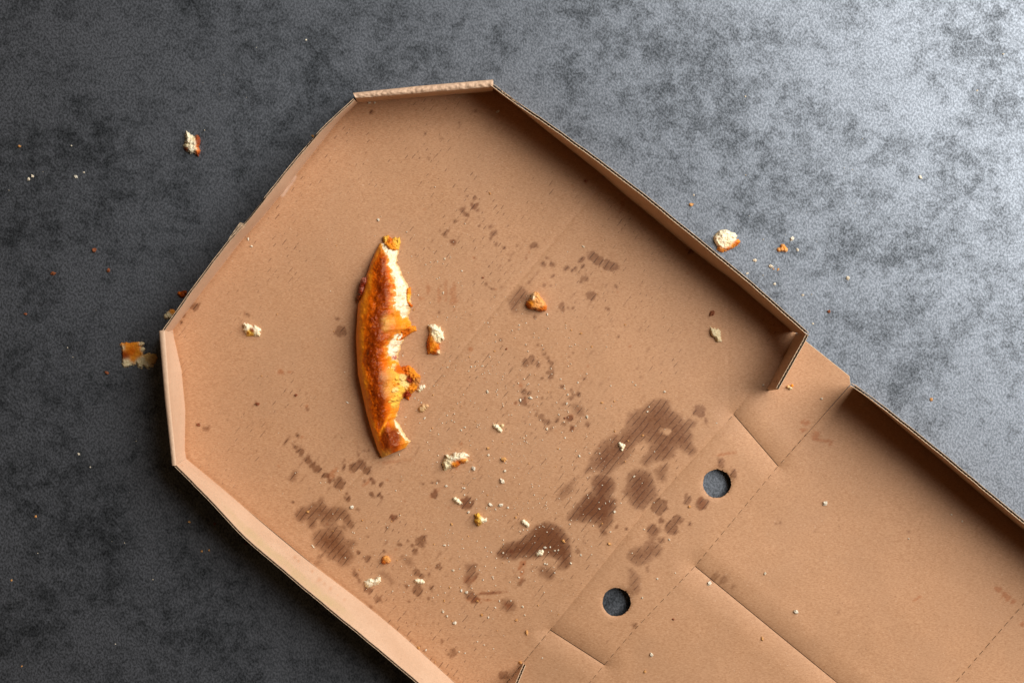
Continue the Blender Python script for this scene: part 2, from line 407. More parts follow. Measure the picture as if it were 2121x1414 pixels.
def line_dist(px, py, pts):
    d = np.full(px.shape, 1e9)
    for a, b in zip(pts[:-1], pts[1:]):
        d = np.minimum(d, seg_dist(px, py, a, b))
    return d

def inside(px, py, poly):
    r = np.zeros(px.shape, bool)
    n = len(poly)
    for i in range(n):
        x1, y1 = poly[i]; x2, y2 = poly[(i + 1) % n]
        c = ((y1 > py) != (y2 > py)) & (px < (x2 - x1) * (py - y1) / (y2 - y1 + 1e-12) + x1)
        r ^= c
    return r

SCUFF = [([(585, 405), (600, 385), (612, 366)], 5, .55)]

def stain_shadow_mask(px, py):
    m = np.zeros((len(px), 4), np.float32)
    e = 2.4 * fbm(px / 13, py / 13, seed=3, octv=2)
    # the soaked edge creeps along the flutes
    q1 = px * E1[0] + py * E1[1]
    e = e + 1.9 * vnoise(q1 / 5.75, (px * E2[0] + py * E2[1]) / 40, seed=9)
    e2 = 1.5 * e + 2.6 * vnoise(px / 9.0, py / 9.0, seed=61) + 2.0 * vnoise(q1 / 3.2, (px * E2[0] + py * E2[1]) / 13, seed=62)
    mott = 0.95 + 0.16 * fbm(px / 45, py / 45, seed=5, octv=3) + 0.10 * fbm(px / 6, py / 6, seed=6, octv=2)
    for pts, st, ch in POLY:
        a = np.array(pts); x0, y0 = a.min(0) - 10; x1, y1 = a.max(0) + 10
        s = np.nonzero((px > x0) & (px < x1) & (py > y0) & (py < y1))[0]
        if not len(s): continue
        X, Y = px[s], py[s]
        d = line_dist(X, Y, pts + [pts[0]])
        d = np.where(inside(X, Y, pts), d, -d) + e[s]
        v = st * smooth(-4.5, 7.0, d) * (0.68 + 0.34 * smooth(3, 26, d)) * mott[s]
        m[s, ch] = np.maximum(m[s, ch], v)
    for x, y, rx, ry, an, st, ch in BLOB:
        R = max(rx, ry) + 6
        s = np.nonzero((np.abs(px - x) < R) & (np.abs(py - y) < R))[0]
        if not len(s): continue
        X, Y = px[s] - x, py[s] - y
        c, si = math.cos(math.radians(an)), math.sin(math.radians(an))
        U, W = X * c + Y * si, -X * si + Y * c
        rr = min(rx, ry)
        d = (1 - np.sqrt((U / rx) ** 2 + (W / ry) ** 2)) * rr + e2[s] * min(1.0, rr / 6.0)
        soft = 4.2 if ch == 0 else max(2.5, rr * .6)
        v = st * smooth(-2.2, soft, d) * mott[s]
        m[s, ch] = np.maximum(m[s, ch], v)
    for (x, y), r in LIGHT_HOLES:
        d = np.hypot(px - x, (py - y) * 1.25) + 2.6 * e
        m[:, 0] *= smooth(r - 5, r + 3, d)
    m[:, 0] *= 1.0
    for pts, w, st in SCUFF:
        d = line_dist(px, py, pts) + e
        m[:, 2] = np.maximum(m[:, 2], st * smooth(w, 0, d))
    return m

# ------------------------------------------------------------------ the pizza box
WZ = 0.036
box = link("pizza_box", None, None, loc=(0, 0, 0), category="pizza box",
           label="open brown cardboard pizza box with grease stains and two round holes")

CR1 = [(1648, 681), (1520, 858), (1330, 1066), (1140, 1304), (1006, 1466)]
CR2 = [(1762, 797), (1612, 965), (1440, 1172), (1310, 1308), (1252, 1376), (1165, 1482)]
CR3 = [(2199, 1160), (1877, 1530)]
SL1 = [(1520, 858), (1566, 910), (1612, 965)]
SL2 = [(1142, 1306), (1252, 1376)]
SL3 = [(1440, 1172), (1600, 1303), (1735, 1414), (1877, 1530)]
# (line, depth mm, half width, bias)
GROOVES = [(SL1, 2.0, 17), (SL2, 1.8, 16), (SL3, 2.0, 18),
           (CR1, .55, 8), (CR2, .42, 6), (CR3, .40, 6),
           ([(1525, 850), (1330, 1066), (1136, 1310)], .32, 16),
           ([(1262, 366), (1177, 464), (998, 674), (945, 739), (752, 973), (640, 1110)], .36, 5),
           ([(1135, 1302), (1005, 1322), (868, 1337)], .17, 5),
           ([(1508, 600), (1509, 850)], .12, 4)]
# floor line of the base walls (design units at floor height)
UR_B = [(1016, 178), (1030, 190), (1048, 201), (1120, 262), (1256, 370), (1274, 388), (1362, 460), (1400, 492), (1478, 554), (1497, 567), (1508, 573), (1641, 687)]
UR_T = [(1018, 171), (1022, 174), (1063, 206), (1131, 250), (1226, 319), (1326, 394), (1405, 459), (1538, 567), (1676, 689)]
UL_B = [(741, 213), (703, 248), (609, 368), (590, 397), (577, 409), (542, 453), (499, 500), (422, 600), (358, 683)]
UL_T = [(732, 204), (679, 252), (649, 284), (606, 335), (542, 416), (506, 462), (472, 497), (395, 600), (337, 683)]
LL_B = [(386, 949), (460, 1009), (516, 1057), (572, 1105), (634, 1156), (757, 1250), (844, 1321), (945, 1414), (1006, 1468)]
LL_T = [(362, 966), (436, 1040), (503, 1114), (568, 1168), (638, 1228), (719, 1294), (796, 1358), (859, 1411), (958, 1496)]
TC_B = [(741, 213), (1022, 188)]
LC_B = [(358, 683), (361, 701), (376, 766), (384, 849), (383, 932), (386, 949)]
LID_B = [(1770, 802), (1903, 915), (2121, 1099), (2199, 1160), (2400, 1318)]
LID_T = [(1764, 793), (1781, 801), (1921, 911), (2121, 1077), (2206, 1144), (2412, 1302)]

GROOVES += [(UL_B, .55, 4.5), (LL_B, .45, 4), (LC_B, .45, 4), (UR_B, .40, 4)]
OCT = UR_B + [(1650, 690)] + CR1[1:] + LL_B[::-1] + LC_B[::-1] + UL_B[::-1] + [(741, 213), (1024, 188)]

_c = np.array([860.0, 820.0])
OCT = [tuple(np.array(q) + (np.array(q) - _c) / np.hypot(*(np.array(q) - _c)) * 3.2) for q in OCT]

def floor_z(px, py):
    z = 0.0028 + 0.0011 * fbm(px / 240, py / 240, seed=40, octv=2) + 0.00016 * fbm(px / 60, py / 60, seed=41, octv=2)
    # the hinge strip bows up a little, so the two holes stand clear of the table
    d = ((px - 1380) * E1[0] + (py - 1110) * E1[1]) / 150.0
    a = ((px - 1380) * E2[0] + (py - 1110) * E2[1]) / 330.0
    z = z + 0.0046 * np.exp(-d * d) * np.exp(-a ** 4)
    d2 = ((px - 1380) * E1[0] + (py - 1110) * E1[1]) / 150.0
    z = z + 0.0012 * smooth(0.0, 2.0, d2)
    for pts, dep, w in GROOVES:
        a_ = np.array(pts); x0, y0 = a_.min(0) - 6 * w; x1, y1 = a_.max(0) + 6 * w
        s = (px > x0) & (px < x1) & (py > y0) & (py < y1)
        if s.any():
            dd = line_dist(px[s], py[s], pts)
            z[s] -= dep * 0.001 * (np.exp(-dd / w) - .12 * np.exp(-((dd - 2.4 * w) / (1.1 * w)) ** 2))
    return z

def along(px, py, pts):
    """arc position of the nearest point on a polyline"""
    best = np.full(px.shape, 1e9); pos = np.zeros(px.shape); acc = 0.0
    for a, b in zip(pts[:-1], pts[1:]):
        L = math.hypot(b[0] - a[0], b[1] - a[1])
        t = np.clip(((px - a[0]) * (b[0] - a[0]) + (py - a[1]) * (b[1] - a[1])) / L ** 2, 0, 1)
        d = np.hypot(px - a[0] - t * (b[0] - a[0]), py - a[1] - t * (b[1] - a[1]))
        u = d < best
        best = np.where(u, d, best); pos = np.where(u, acc + t * L, pos); acc += L
    return pos, best

def patch(name, Lp, Rp, du, dv, clip=None, holes=(), dashes=(), gaps=(0, 0), alpha=0.0, label=None):
    """ruled cardboard panel between two edge lines; gaps = pull-in at the two ends (slits)"""
    Lp = np.asarray(Lp, float); Rp = np.asarray(Rp, float)
    ln = lambda q: np.hypot(*np.diff(q, axis=0).T).sum()
    nv = int(max(ln(Lp), ln(Rp)) / dv) + 2
    A, B = resample(Lp, nv), resample(Rp, nv)
    if gaps[0]:
        A[0] += (A[1] - A[0]) / np.hypot(*(A[1] - A[0])) * gaps[0]; B[0] += (B[1] - B[0]) / np.hypot(*(B[1] - B[0])) * gaps[0]
    if gaps[1]:
        A[-1] += (A[-2] - A[-1]) / np.hypot(*(A[-2] - A[-1])) * gaps[1]; B[-1] += (B[-2] - B[-1]) / np.hypot(*(B[-2] - B[-1])) * gaps[1]
    nu = int(np.hypot(*(A - B).T).max() / du) + 2
    u = np.linspace(0, 1, nu); nar = 0.45 / nu
    u = np.concatenate([[0, nar], u[1:-1], [1 - nar, 1]])[None, :]; nu += 2
    px = A[:, :1] * (1 - u) + B[:, :1] * u
    py = A[:, 1:] * (1 - u) + B[:, 1:] * u
    F = grid_faces(nv, nu)
    px, py = px.ravel(), py.ravel()
    cx, cy = px[F].mean(1), py[F].mean(1)
    keep = np.ones(len(F), bool)
    if clip is not None:
        keep &= inside(cx, cy, clip)
    for hx, hy, hr in holes:
        keep &= ~(np.hypot(px[F] - hx, py[F] - hy) < hr * 0.999).all(1)
    for pts, lo, hi, on, period, wid in dashes:
        pos, d = along(cx, cy, pts)
        jit = 3.0 * vnoise(pos / 40.0, pos * 0, seed=4)
        keep &= ~((d < wid) & (pos > lo) & (pos < hi) & (np.mod(pos + jit, period) < on))
    F = F[keep]
    used = np.zeros(len(px), bool); used[F.ravel()] = True
    idx = np.cumsum(used) - 1
    F = idx[F]; px, py = px[used], py[used]
    rims = []
    for hx, hy, hr in holes:
        d = np.hypot(px - hx, py - hy)
        an_ = np.arctan2(py - hy, px - hx); wob = hr * (1 + 0.014 * np.sin(3 * an_ + hx) + .010 * np.sin(7 * an_) + .006 * np.sin(17 * an_))
        s = d < hr + 0.9
        px[s] = hx + (px[s] - hx) / d[s] * wob[s]; py[s] = hy + (py[s] - hy) / d[s] * wob[s]
        rims.append((hx, hy, hr))
    z = floor_z(px, py)
    for hx, hy, hr in rims:                      # punched edge pressed down slightly
        d = np.hypot(px - hx, py - hy) - hr
        z = z - 0.0008 * np.exp(-np.maximum(d, 0) / 4.5)
    V = P(px, py, z)
    m = stain_shadow_mask(px, py); m[:, 3] = alpha
    F = F[:, ::-1]
    nb = len(V); allV = [V]; allF = [F]; allM = [m]
    for hx, hy, hr in rims:                      # thickness of the board inside the punched hole
        a = np.linspace(0, 2 * np.pi, 73)[:-1]
        rr = hr * (1 + 0.014 * np.sin(3 * a + hx) + .010 * np.sin(7 * a) + .006 * np.sin(17 * a))
        x, y = hx + rr * np.cos(a), hy + rr * np.sin(a)
        zz = floor_z(x, y) - 0.0008
        ring = np.concatenate([P(x, y, zz), P(x, y, zz - 0.0016)])
        f = np.array([(i, (i + 1) % 72, (i + 1) % 72 + 72, i + 72) for i in range(72)]) + nb
        allV.append(ring); allF.append(f); mm = np.zeros((144, 4)); mm[:, 2] = .25; allM.append(mm); nb += 144
    me = mesh_from(name, np.concatenate(allV), np.concatenate(allF))
    add_attr(me, "mask", np.concatenate(allM))
    o = link(name, me, M_KRAFT, box)
    if label: o["label"] = label
    return o

HOLES = [(1485, 1001, 29.3), (1277, 1246, 29.3)]
CR1u = CR1[:2]; CR1m = CR1[1:4]; CR1l = CR1[3:]
off = -1075 * E1
dash1 = [(CR1, 40, 235, 15.5, 20.5, 1.0), (CR1, 800, 1200, 14.0, 19.5, 1.0)]
patch("base_panel", CR1, [(x + off[0], y + off[1]) for x, y in CR1], 1.75, 1.75, clip=OCT, dashes=dash1, alpha=1.0,
      label="octagonal floor of the box, blotched with dark grease stains")
d2 = [(CR2, 20, 1300, 11.0, 19.0, 0.95)]
patch("hinge_panel", [(1639, 683), (1520, 858)], [(1759, 779), (1761, 796), (1612, 965)], 2.0, 2.0, gaps=(0, .7), dashes=d2)
patch("hinge_tab", CR1m, CR2[1:5], 1.9, 1.9, holes=HOLES, gaps=(.7, .7), dashes=d2, label="hinge tab punched with two round holes")
patch("hinge_panel", CR1l, CR2[4:], 2.0, 2.0, gaps=(.7, 0), dashes=d2)
patch("lid_panel", CR2[:3], CR3, 2.4, 2.4, gaps=(0, .7), dashes=[(CR3, 0, 600, 11, 19, 1.2)])
patch("lid_panel", CR3, [(2420, 1334), (2095, 1720)], 3.0, 3.0)
patch("lid_side_panel", CR2[2:], [SL3[-1], (1600, 1842)], 3.0, 2.6, gaps=(.7, 0))

# underside of the board, one plain sheet resting on the table
ub = [(1030, 196), (1641, 690), (1668, 704), (1758, 780), (1764, 797), (2400, 1312), (2085, 1715), (1600, 1840), (1160, 1485), (1004, 1462), (388, 947), (362, 686), (741, 216)]
me = bpy.data.meshes.new("underside_liner")
uz = 0.0007
# the holes stay open: sheet is built as a strip left of the hinge and a strip right of it
vv = [tuple(P(x, y, uz)) for x, y in ub]
vv += [tuple(P(x, y, uz)) for x, y in [(1515, 858), (1140, 1304)]]
me.from_pydata([vv[i] for i in (0, 1, 13, 14, 9, 10, 11, 12)], [], [tuple(range(8))])
link("underside_liner", me, M_UNDER, box)
me = bpy.data.meshes.new("underside_liner")
vv = [tuple(P(x, y, uz)) for x, y in [(1764, 800), (2400, 1312), (2085, 1715), (1600, 1840), (1172, 1485), (1262, 1380), (1450, 1176), (1622, 968)]]
me.from_pydata(vv, [], [(0, 1, 2, 3, 4, 5, 6, 7)])
link("underside_liner", me, M_UNDER, box)
# cut edge of the hinge strip between the two corners
el = resample([(1639, 683), (1759, 779), (1761, 796)], 60)
ez = floor_z(el[:, 0].copy(), el[:, 1].copy())
V = np.concatenate([P(el[:, 0], el[:, 1], ez), P(el[:, 0] + .6, el[:, 1] - .6, ez - 0.0015)])
link("cut_edge", mesh_from("cut_edge", V, grid_faces(2, 60)), M_EDGE, box)

def normals2(L, outward):
    t = np.gradient(L, axis=0); t /= np.hypot(*t.T)[:, None] + 1e-9
    n = np.stack([t[:, 1], -t[:, 0]], 1)
    c = np.array(outward) - L.mean(0)
    if (n.mean(0) * c).sum() < 0: n = -n
    return n

def sheet(name, rows, mat, parent, mask=None, closed=False):
    """loft through rows of world points (each n x 3)"""
    R = np.stack(rows)
    nr, nc = R.shape[:2]
    F = grid_faces(nr, nc)
    if closed:
        a = np.arange(nc - 1)
        F = np.concatenate([F, np.stack([a + (nr - 1) * nc, a + 1 + (nr - 1) * nc, a + 1, a], -1)])
    me = mesh_from(name, R.reshape(-1, 3), F)
    if mask is not None:
        add_attr(me, "mask", mask)
    return link(name, me, mat, parent)

WALL_MARKS = [(611, 1154, 6), (618, 1161, 5), (647, 1183, 5), (661, 1200, 8), (672, 1208, 5), (685, 1218, 6), (700, 1232, 4), (714, 1241, 5), (650, 284, 4), (376, 964, 4), (1290, 420, 5)]
TB = 0.0018 / S      # board thickness in design units
def wall(bot, top, z1, outward, z0=0.0010, seed=0, flute=True, bulge=0.0, notch=None, lab=None, crush=0.0, zmul=None, mat=None, TB=TB):
    n = 330
    B = smooth_line(resample(bot, n), 120); T = smooth_line(resample(top, n), 300)
    nb, ntp = normals2(B, outward), normals2(T, outward)
    s = np.linspace(0, 1, n)
    L = np.hypot(*np.diff(T, axis=0).T).sum()
    zt = z1 + 0.00035 * fbm(s * L / 60, s * 0, seed=seed, octv=2)
    if zmul is not None: zt = z0 + (zt - z0) * zmul(s)
    Ti = T - ntp * TB                          # inner liner line at the top
    lat = 0.8 * fbm(s * L / 45, s * 0, seed=seed + 5)[:, None]
    Ti = Ti + ntp * lat; T = T + ntp * lat
    tl = 0.00027 / S
    rows = []; pxs = []; K = 17
    for k in range(K):
        f = k / (K - 1)
        Q = B * (1 - f) + Ti * f
        Q = Q - nb * (bulge * math.sin(math.pi * f) + 0.8 * fbm(s * L / 70, s * 0 + f * 3, seed=seed + 9)[:, None] * math.sin(math.pi * f))
        if crush:
            Q = Q + ntp * crush * max(0, f - .55) ** 2
        rows.append(P(Q[:, 0], Q[:, 1], z0 + (zt - z0) * f)); pxs.append(Q)
    pq = np.concatenate(pxs); wm = np.zeros((len(pq), 4), np.float32)
    for mx, my, mr in WALL_MARKS:
        dd = np.hypot(pq[:, 0] - mx, pq[:, 1] - my) + 2.5 * fbm(pq[:, 0] / 6, pq[:, 1] / 6, seed=77)
        wm[:, 1] = np.maximum(wm[:, 1], .42 * smooth(mr, 0, dd))
    if crush:                                   # yellowed, crushed strip under the rim
        ff = np.repeat(np.linspace(0, 1, K), n) + .10 * fbm(pq[:, 0] / 40, pq[:, 1] / 40, seed=78)
        wm[:, 2] = .65 * smooth(.55, .72, ff) * smooth(1.0, .86, ff) * smooth(430, 520, pq[:, 0]) * smooth(760, 680, pq[:, 0]) * (.8 + .6 * fbm(pq[:, 0] / 14, pq[:, 1] / 14, seed=79))
        wm[:, 2] = np.clip(wm[:, 2], 0, 1)
    w = sheet("wall", rows, mat or M_KRAFT_W, box, mask=wm)
    if lab: w["label"] = lab
    # cut rim of the inner liner
    a = P(Ti[:, 0], Ti[:, 1], zt); b = P(*(Ti + ntp * tl).T, zt); c = P(*(Ti + ntp * tl).T, zt - 0.010)
    sheet("cut_edge", [a + [0, 0, 1e-5], b + [0, 0, 1e-5], c], M_EDGE, w)
    # outer liner
    zo = zt - 0.0001
    To = T
    if notch is not None:
        zo = zo - notch(s); To = T - ntp * np.clip(notch(s) / 0.02, 0, 1)[:, None] * 1.5
    a = P(*(To - ntp * tl).T, zo - 0.010); b = P(*(To - ntp * tl).T, zo); c = P(*To.T, zo)
    d = P(*(B + nb * TB).T, s * 0 + 0.0004)
    e = P(*To.T, zo - 0.0003)
    o2 = sheet("outer_liner", [a, b, c, e, d], M_UNDER, w)
    sheet("cut_edge", [b + [0, 0, 2e-5], c + [0, 0, 2e-5]], M_EDGE, w)
    # fluted core
    per = 9.6 if flute else 60.0
    m = int(L / per * 14)
    ss_ = np.linspace(0, 1, m)
    Tm = np.stack([np.interp(ss_, s, Ti[:, i]) for i in (0, 1)], 1); nm = np.stack([np.interp(ss_, s, ntp[:, i]) for i in (0, 1)], 1)
    ztm = np.interp(ss_, s, np.minimum(zt, zo)) - 0.0006
    wv = 0.5 + 0.46 * np.sin(ss_ * L / per * 2 * math.pi + .8 * vnoise(ss_ * L / 80, ss_ * 0, seed=seed))
    Q = Tm + nm * (tl + (TB - 2 * tl) * wv)[:, None]
    dl = nm * .42
    sheet("fluted_core", [P(*(Q - dl).T, ztm - .008), P(*(Q - dl).T, ztm), P(*(Q + dl).T, ztm), P(*(Q + dl).T, ztm - 0.008)], M_FLUTE if flute else M_UNDER, w)
    return w

CEN = np.array([900, 750])
w_ur = wall(UR_B, UR_T, WZ, (1500, 300), seed=11, bulge=1.0, lab="shaded long wall with the fluted core showing along its rim")
wall(UL_B, UL_T, WZ, (400, 300), TB=4.3, seed=23, flute=False, bulge=2.0,
     notch=lambda s: 0.012 * smooth(.448, .455, s) * smooth(.565, .545, s) + 0.004 * smooth(.17, .19, s) * smooth(.24, .22, s) * (1 + .5 * vnoise(s * 300, s * 0)),
     lab="short wall with a torn rim")
wall(LL_B, LL_T, WZ, (500, 1400), TB=4.6, seed=37, bulge=1.5, crush=6, lab="long wall catching the light, its rim slightly crushed")
wall(LID_B, LID_T, 0.040, (2100, 700), z0=0.0026, seed=51, lab="wall of the lid panel")

# torn liner curling out of the short wall
tf = np.array([(498, 461), (506, 463), (511, 466), (509, 471)], float)
q = [P(*resample([(497.5, 460.5), (510, 465), (511.5, 462.5)], 14).T, np.linspace(.034, .036, 14)),
     P(*resample([(488, 473), (500, 470), (507, 471)], 14).T, np.linspace(.033, .035, 14)),
     P(*resample([(474, 494), (486, 486), (494, 480)], 14).T, np.linspace(.034, .0355, 14))]
sheet("torn_liner", q, M_EDGE, box)
q2 = [P(*resample([(472.5, 496), (486, 476), (497.5, 460)], 20).T, .036 + .0004 * np.sin(np.arange(20))),
      P(*resample([(474.0, 496.5), (487, 477), (498.8, 461)], 20).T, .0362 + .0004 * np.sin(np.arange(20)))]
sheet("torn_liner", q2, M_EDGE, box)
# ragged liner where the long wall meets the top corner
q3 = [P(*resample([(1036, 184), (1050, 196), (1064, 205), (1080, 217)], 20).T, .0362 + .0006 * rng.rand(20)),
      P(*resample([(1040, 192), (1052, 199), (1062, 208), (1076, 216)], 20).T, .0352 + .0012 * rng.rand(20))]
sheet("torn_liner", q3, M_EDGE, box)

def rolled(bot, in_top, out_top, out_low, zin, ztop, seed, crinkle, lab, flat=0.0):
    """corner wall: board folded over itself, rounded along the top"""
    n = 180
    B, I, O, G = [smooth_line(resample(q, n), 2) for q in (bot, in_top, out_top, out_low)]
    s = np.linspace(0, 1, n)
    L = np.hypot(*np.diff(B, axis=0).T).sum()
    cr = lambda k: crinkle * (fbm(s * L / 9, s * 0 + k * 1.7, seed=seed, octv=3) )
    rows = []
    for k in range(7):
        f = k / 6
        Q = B * (1 - f) + I * f
        rows.append(P(Q[:, 0], Q[:, 1], 0.0016 + (zin - 0.0016) * f + 0 * s))
    M = 11
    for k in range(1, M):
        f = k / M
        a = math.pi * f
        Q = I * (1 - (1 - math.cos(a)) / 2) + O * (1 - math.cos(a)) / 2
        z = zin + (ztop - zin) * math.sin(a) ** .8
        z = z + cr(f * 4) * math.sin(a)
        rows.append(P(Q[:, 0], Q[:, 1], z))
    for k in range(5):
        f = k / 4
        Q = O * (1 - f) + G * f
        rows.append(P(Q[:, 0], Q[:, 1], zin * (1 - f) + 0.0005 * f + 0 * s))
    R = np.stack(rows)
    w = sheet("corner_wall", rows, M_KRAFT_W, box)
    w["label"] = lab
    for e, nm in ((0, "cut_edge"), (-1, "cut_edge")):           # closed ends of the fold
        ring = R[:, e]
        c = ring.mean(0)
        V = np.concatenate([ring, c[None]])
        T = [(i, i + 1, len(ring)) for i in range(len(ring) - 1)] + [(len(ring) - 1, 0, len(ring))]
        link(nm, mesh_from(nm, V, None, T), M_EDGE, w)
    return w

rolled([(741, 214), (1021, 190)], [(737, 205), (1022, 181)], [(731, 192.5), (870, 178), (1021, 165)], [(738, 196), (1022, 170)],
       0.033, 0.036, 61, 0.0011, "wrinkled folded corner wall beside the longer shaded wall")
rolled(LC_B, [(342, 683), (352, 820), (366, 964)], [(329, 685), (341, 825), (356, 964)], [(337, 685), (350, 825), (364, 962)],
       0.0345, 0.0358, 71, 0.00015, "smooth folded corner wall with a bowed foot")

# tuck flaps at the two hinge corners
def flap(bot, top, z0, z1, lab, out=(1700, 800)):
    n = 90
    B, T = resample(bot, n), resample(top, n)
    nb = normals2(B, out)
    s = np.linspace(0, 1, n)
    tl = 0.00027 / S
    zt = np.interp(s, np.linspace(0, 1, len(z1)), z1)
    rows = [P(*(B * (1 - f) + (T - nb * TB) * f).T, z0 + (zt - z0) * f) for f in np.linspace(0, 1, 7)]
    w = sheet("tuck_flap", rows, M_KRAFT_W, box); w["label"] = lab
    Ti = T - nb * TB
    sheet("cut_edge", [P(*Ti.T, zt + 1e-5), P(*(Ti + nb * tl).T, zt + 1e-5), P(*(Ti + nb * tl).T, zt - .01)], M_EDGE, w)
    sheet("outer_liner", [P(*(T - nb * tl).T, zt - .01), P(*(T - nb * tl).T, zt), P(*T.T, zt), P(*(B + nb * TB).T, s * 0 + z0)], M_UNDER, w)
    sheet("cut_edge", [P(*(T - nb * tl).T, zt + 2e-5), P(*T.T, zt + 2e-5)], M_EDGE, w)
    L = np.hypot(*np.diff(T, axis=0).T).sum(); per = 9.2; m = int(L / per * 14); q_ = np.linspace(0, 1, m)
    Tm = np.stack([np.interp(q_, s, Ti[:, i]) for i in (0, 1)], 1); nm = np.stack([np.interp(q_, s, nb[:, i]) for i in (0, 1)], 1)
    wv = .5 + .46 * np.sin(q_ * L / per * 2 * math.pi)
    Q = Tm + nm * (tl + (TB - 2 * tl) * wv)[:, None]; zz = np.interp(q_, s, zt) - .0003
    dl = nm * .42
    sheet("fluted_core", [P(*(Q - dl).T, zz - .008), P(*(Q - dl).T, zz), P(*(Q + dl).T, zz), P(*(Q + dl).T, zz - .008)], M_FLUTE, w)
    # free end: a strip of cut board
    e0 = np.stack([P(*(B[-1] * (1 - f) + Ti[-1] * f), z0 + (zt[-1] - z0) * f) for f in np.linspace(0, 1, 7)])
    e1 = np.stack([P(*((B[-1] + nb[-1] * TB) * (1 - f) + T[-1] * f), z0 + (zt[-1] - z0) * f) for f in np.linspace(0, 1, 7)])
    sheet("cut_edge", [e0, e1], M_EDGE, w)
flap([(1648, 690), (1634, 718), (1587, 806)], [(1675, 693), (1668, 708), (1613, 806)], .0018, [.0355, .036, .0345], "upright tuck flap standing at the shaded hinge corner")
flap([(1003, 1474), (1048, 1415), (1083, 1375)], [(1012, 1512), (1072, 1418), (1089, 1377)], .0018, [.036, .030, .006], "tuck flap rising at the lower hinge corner", out=(1300, 1450))

# ------------------------------------------------------------------ the pizza crust
YB = 0.0028   # floor height under the crust
EXTRA_Z = lambda x, y: float(floor_z(np.array([float(x)]), np.array([float(y)]))[0])
LFT = np.array([(786.6,504),(779,519),(768,543),(759,572),(751,605),(741.5,629),(739,662),(737,699),(737.5,718),(741,773.5),(752,825),(759,856),(770,895),(783,933),(791,948)])
RGT = np.array([(822,503),(826,521),(823,548),(831,561),(838,578),(848,594),(850,607),(853,631),(847,653),(852,671),(854,680),(845,690),(836,706),(832,715),(824,744),(829,760),(836,775),(836,800),(834,825),(829,832),(826,847),(820,869),(831,886),(841,902),(851,914),(843,926)])
def crust_edges(s):
    yl = 504 + s * 444; yr = 503 + s * 423
    xl = np.interp(yl, LFT[:, 1], LFT[:, 0]); xr = np.interp(yr, RGT[:, 1], RGT[:, 0])
    return xl, yl, xr, yr
TBS = np.array([(0,.10),(.03,.2),(.055,.42),(.07,.55),(.11,.64),(.2,.62),(.26,.58),(.31,.60),(.335,.70),(.37,.90),(.42,.93),(.445,.72),(.47,.62),(.5,.60),(.54,.66),(.57,.80),(.60,1.1),(.78,1.1),(.81,.97),(.85,.86),(.89,.80),(.93,.76),(.97,.82),(1,.96)])
HS = np.array([(0,12),(.03,22),(.08,32),(.2,46),(.45,56),(.65,55),(.8,49),(.92,40),(.97,35),(1,28)])
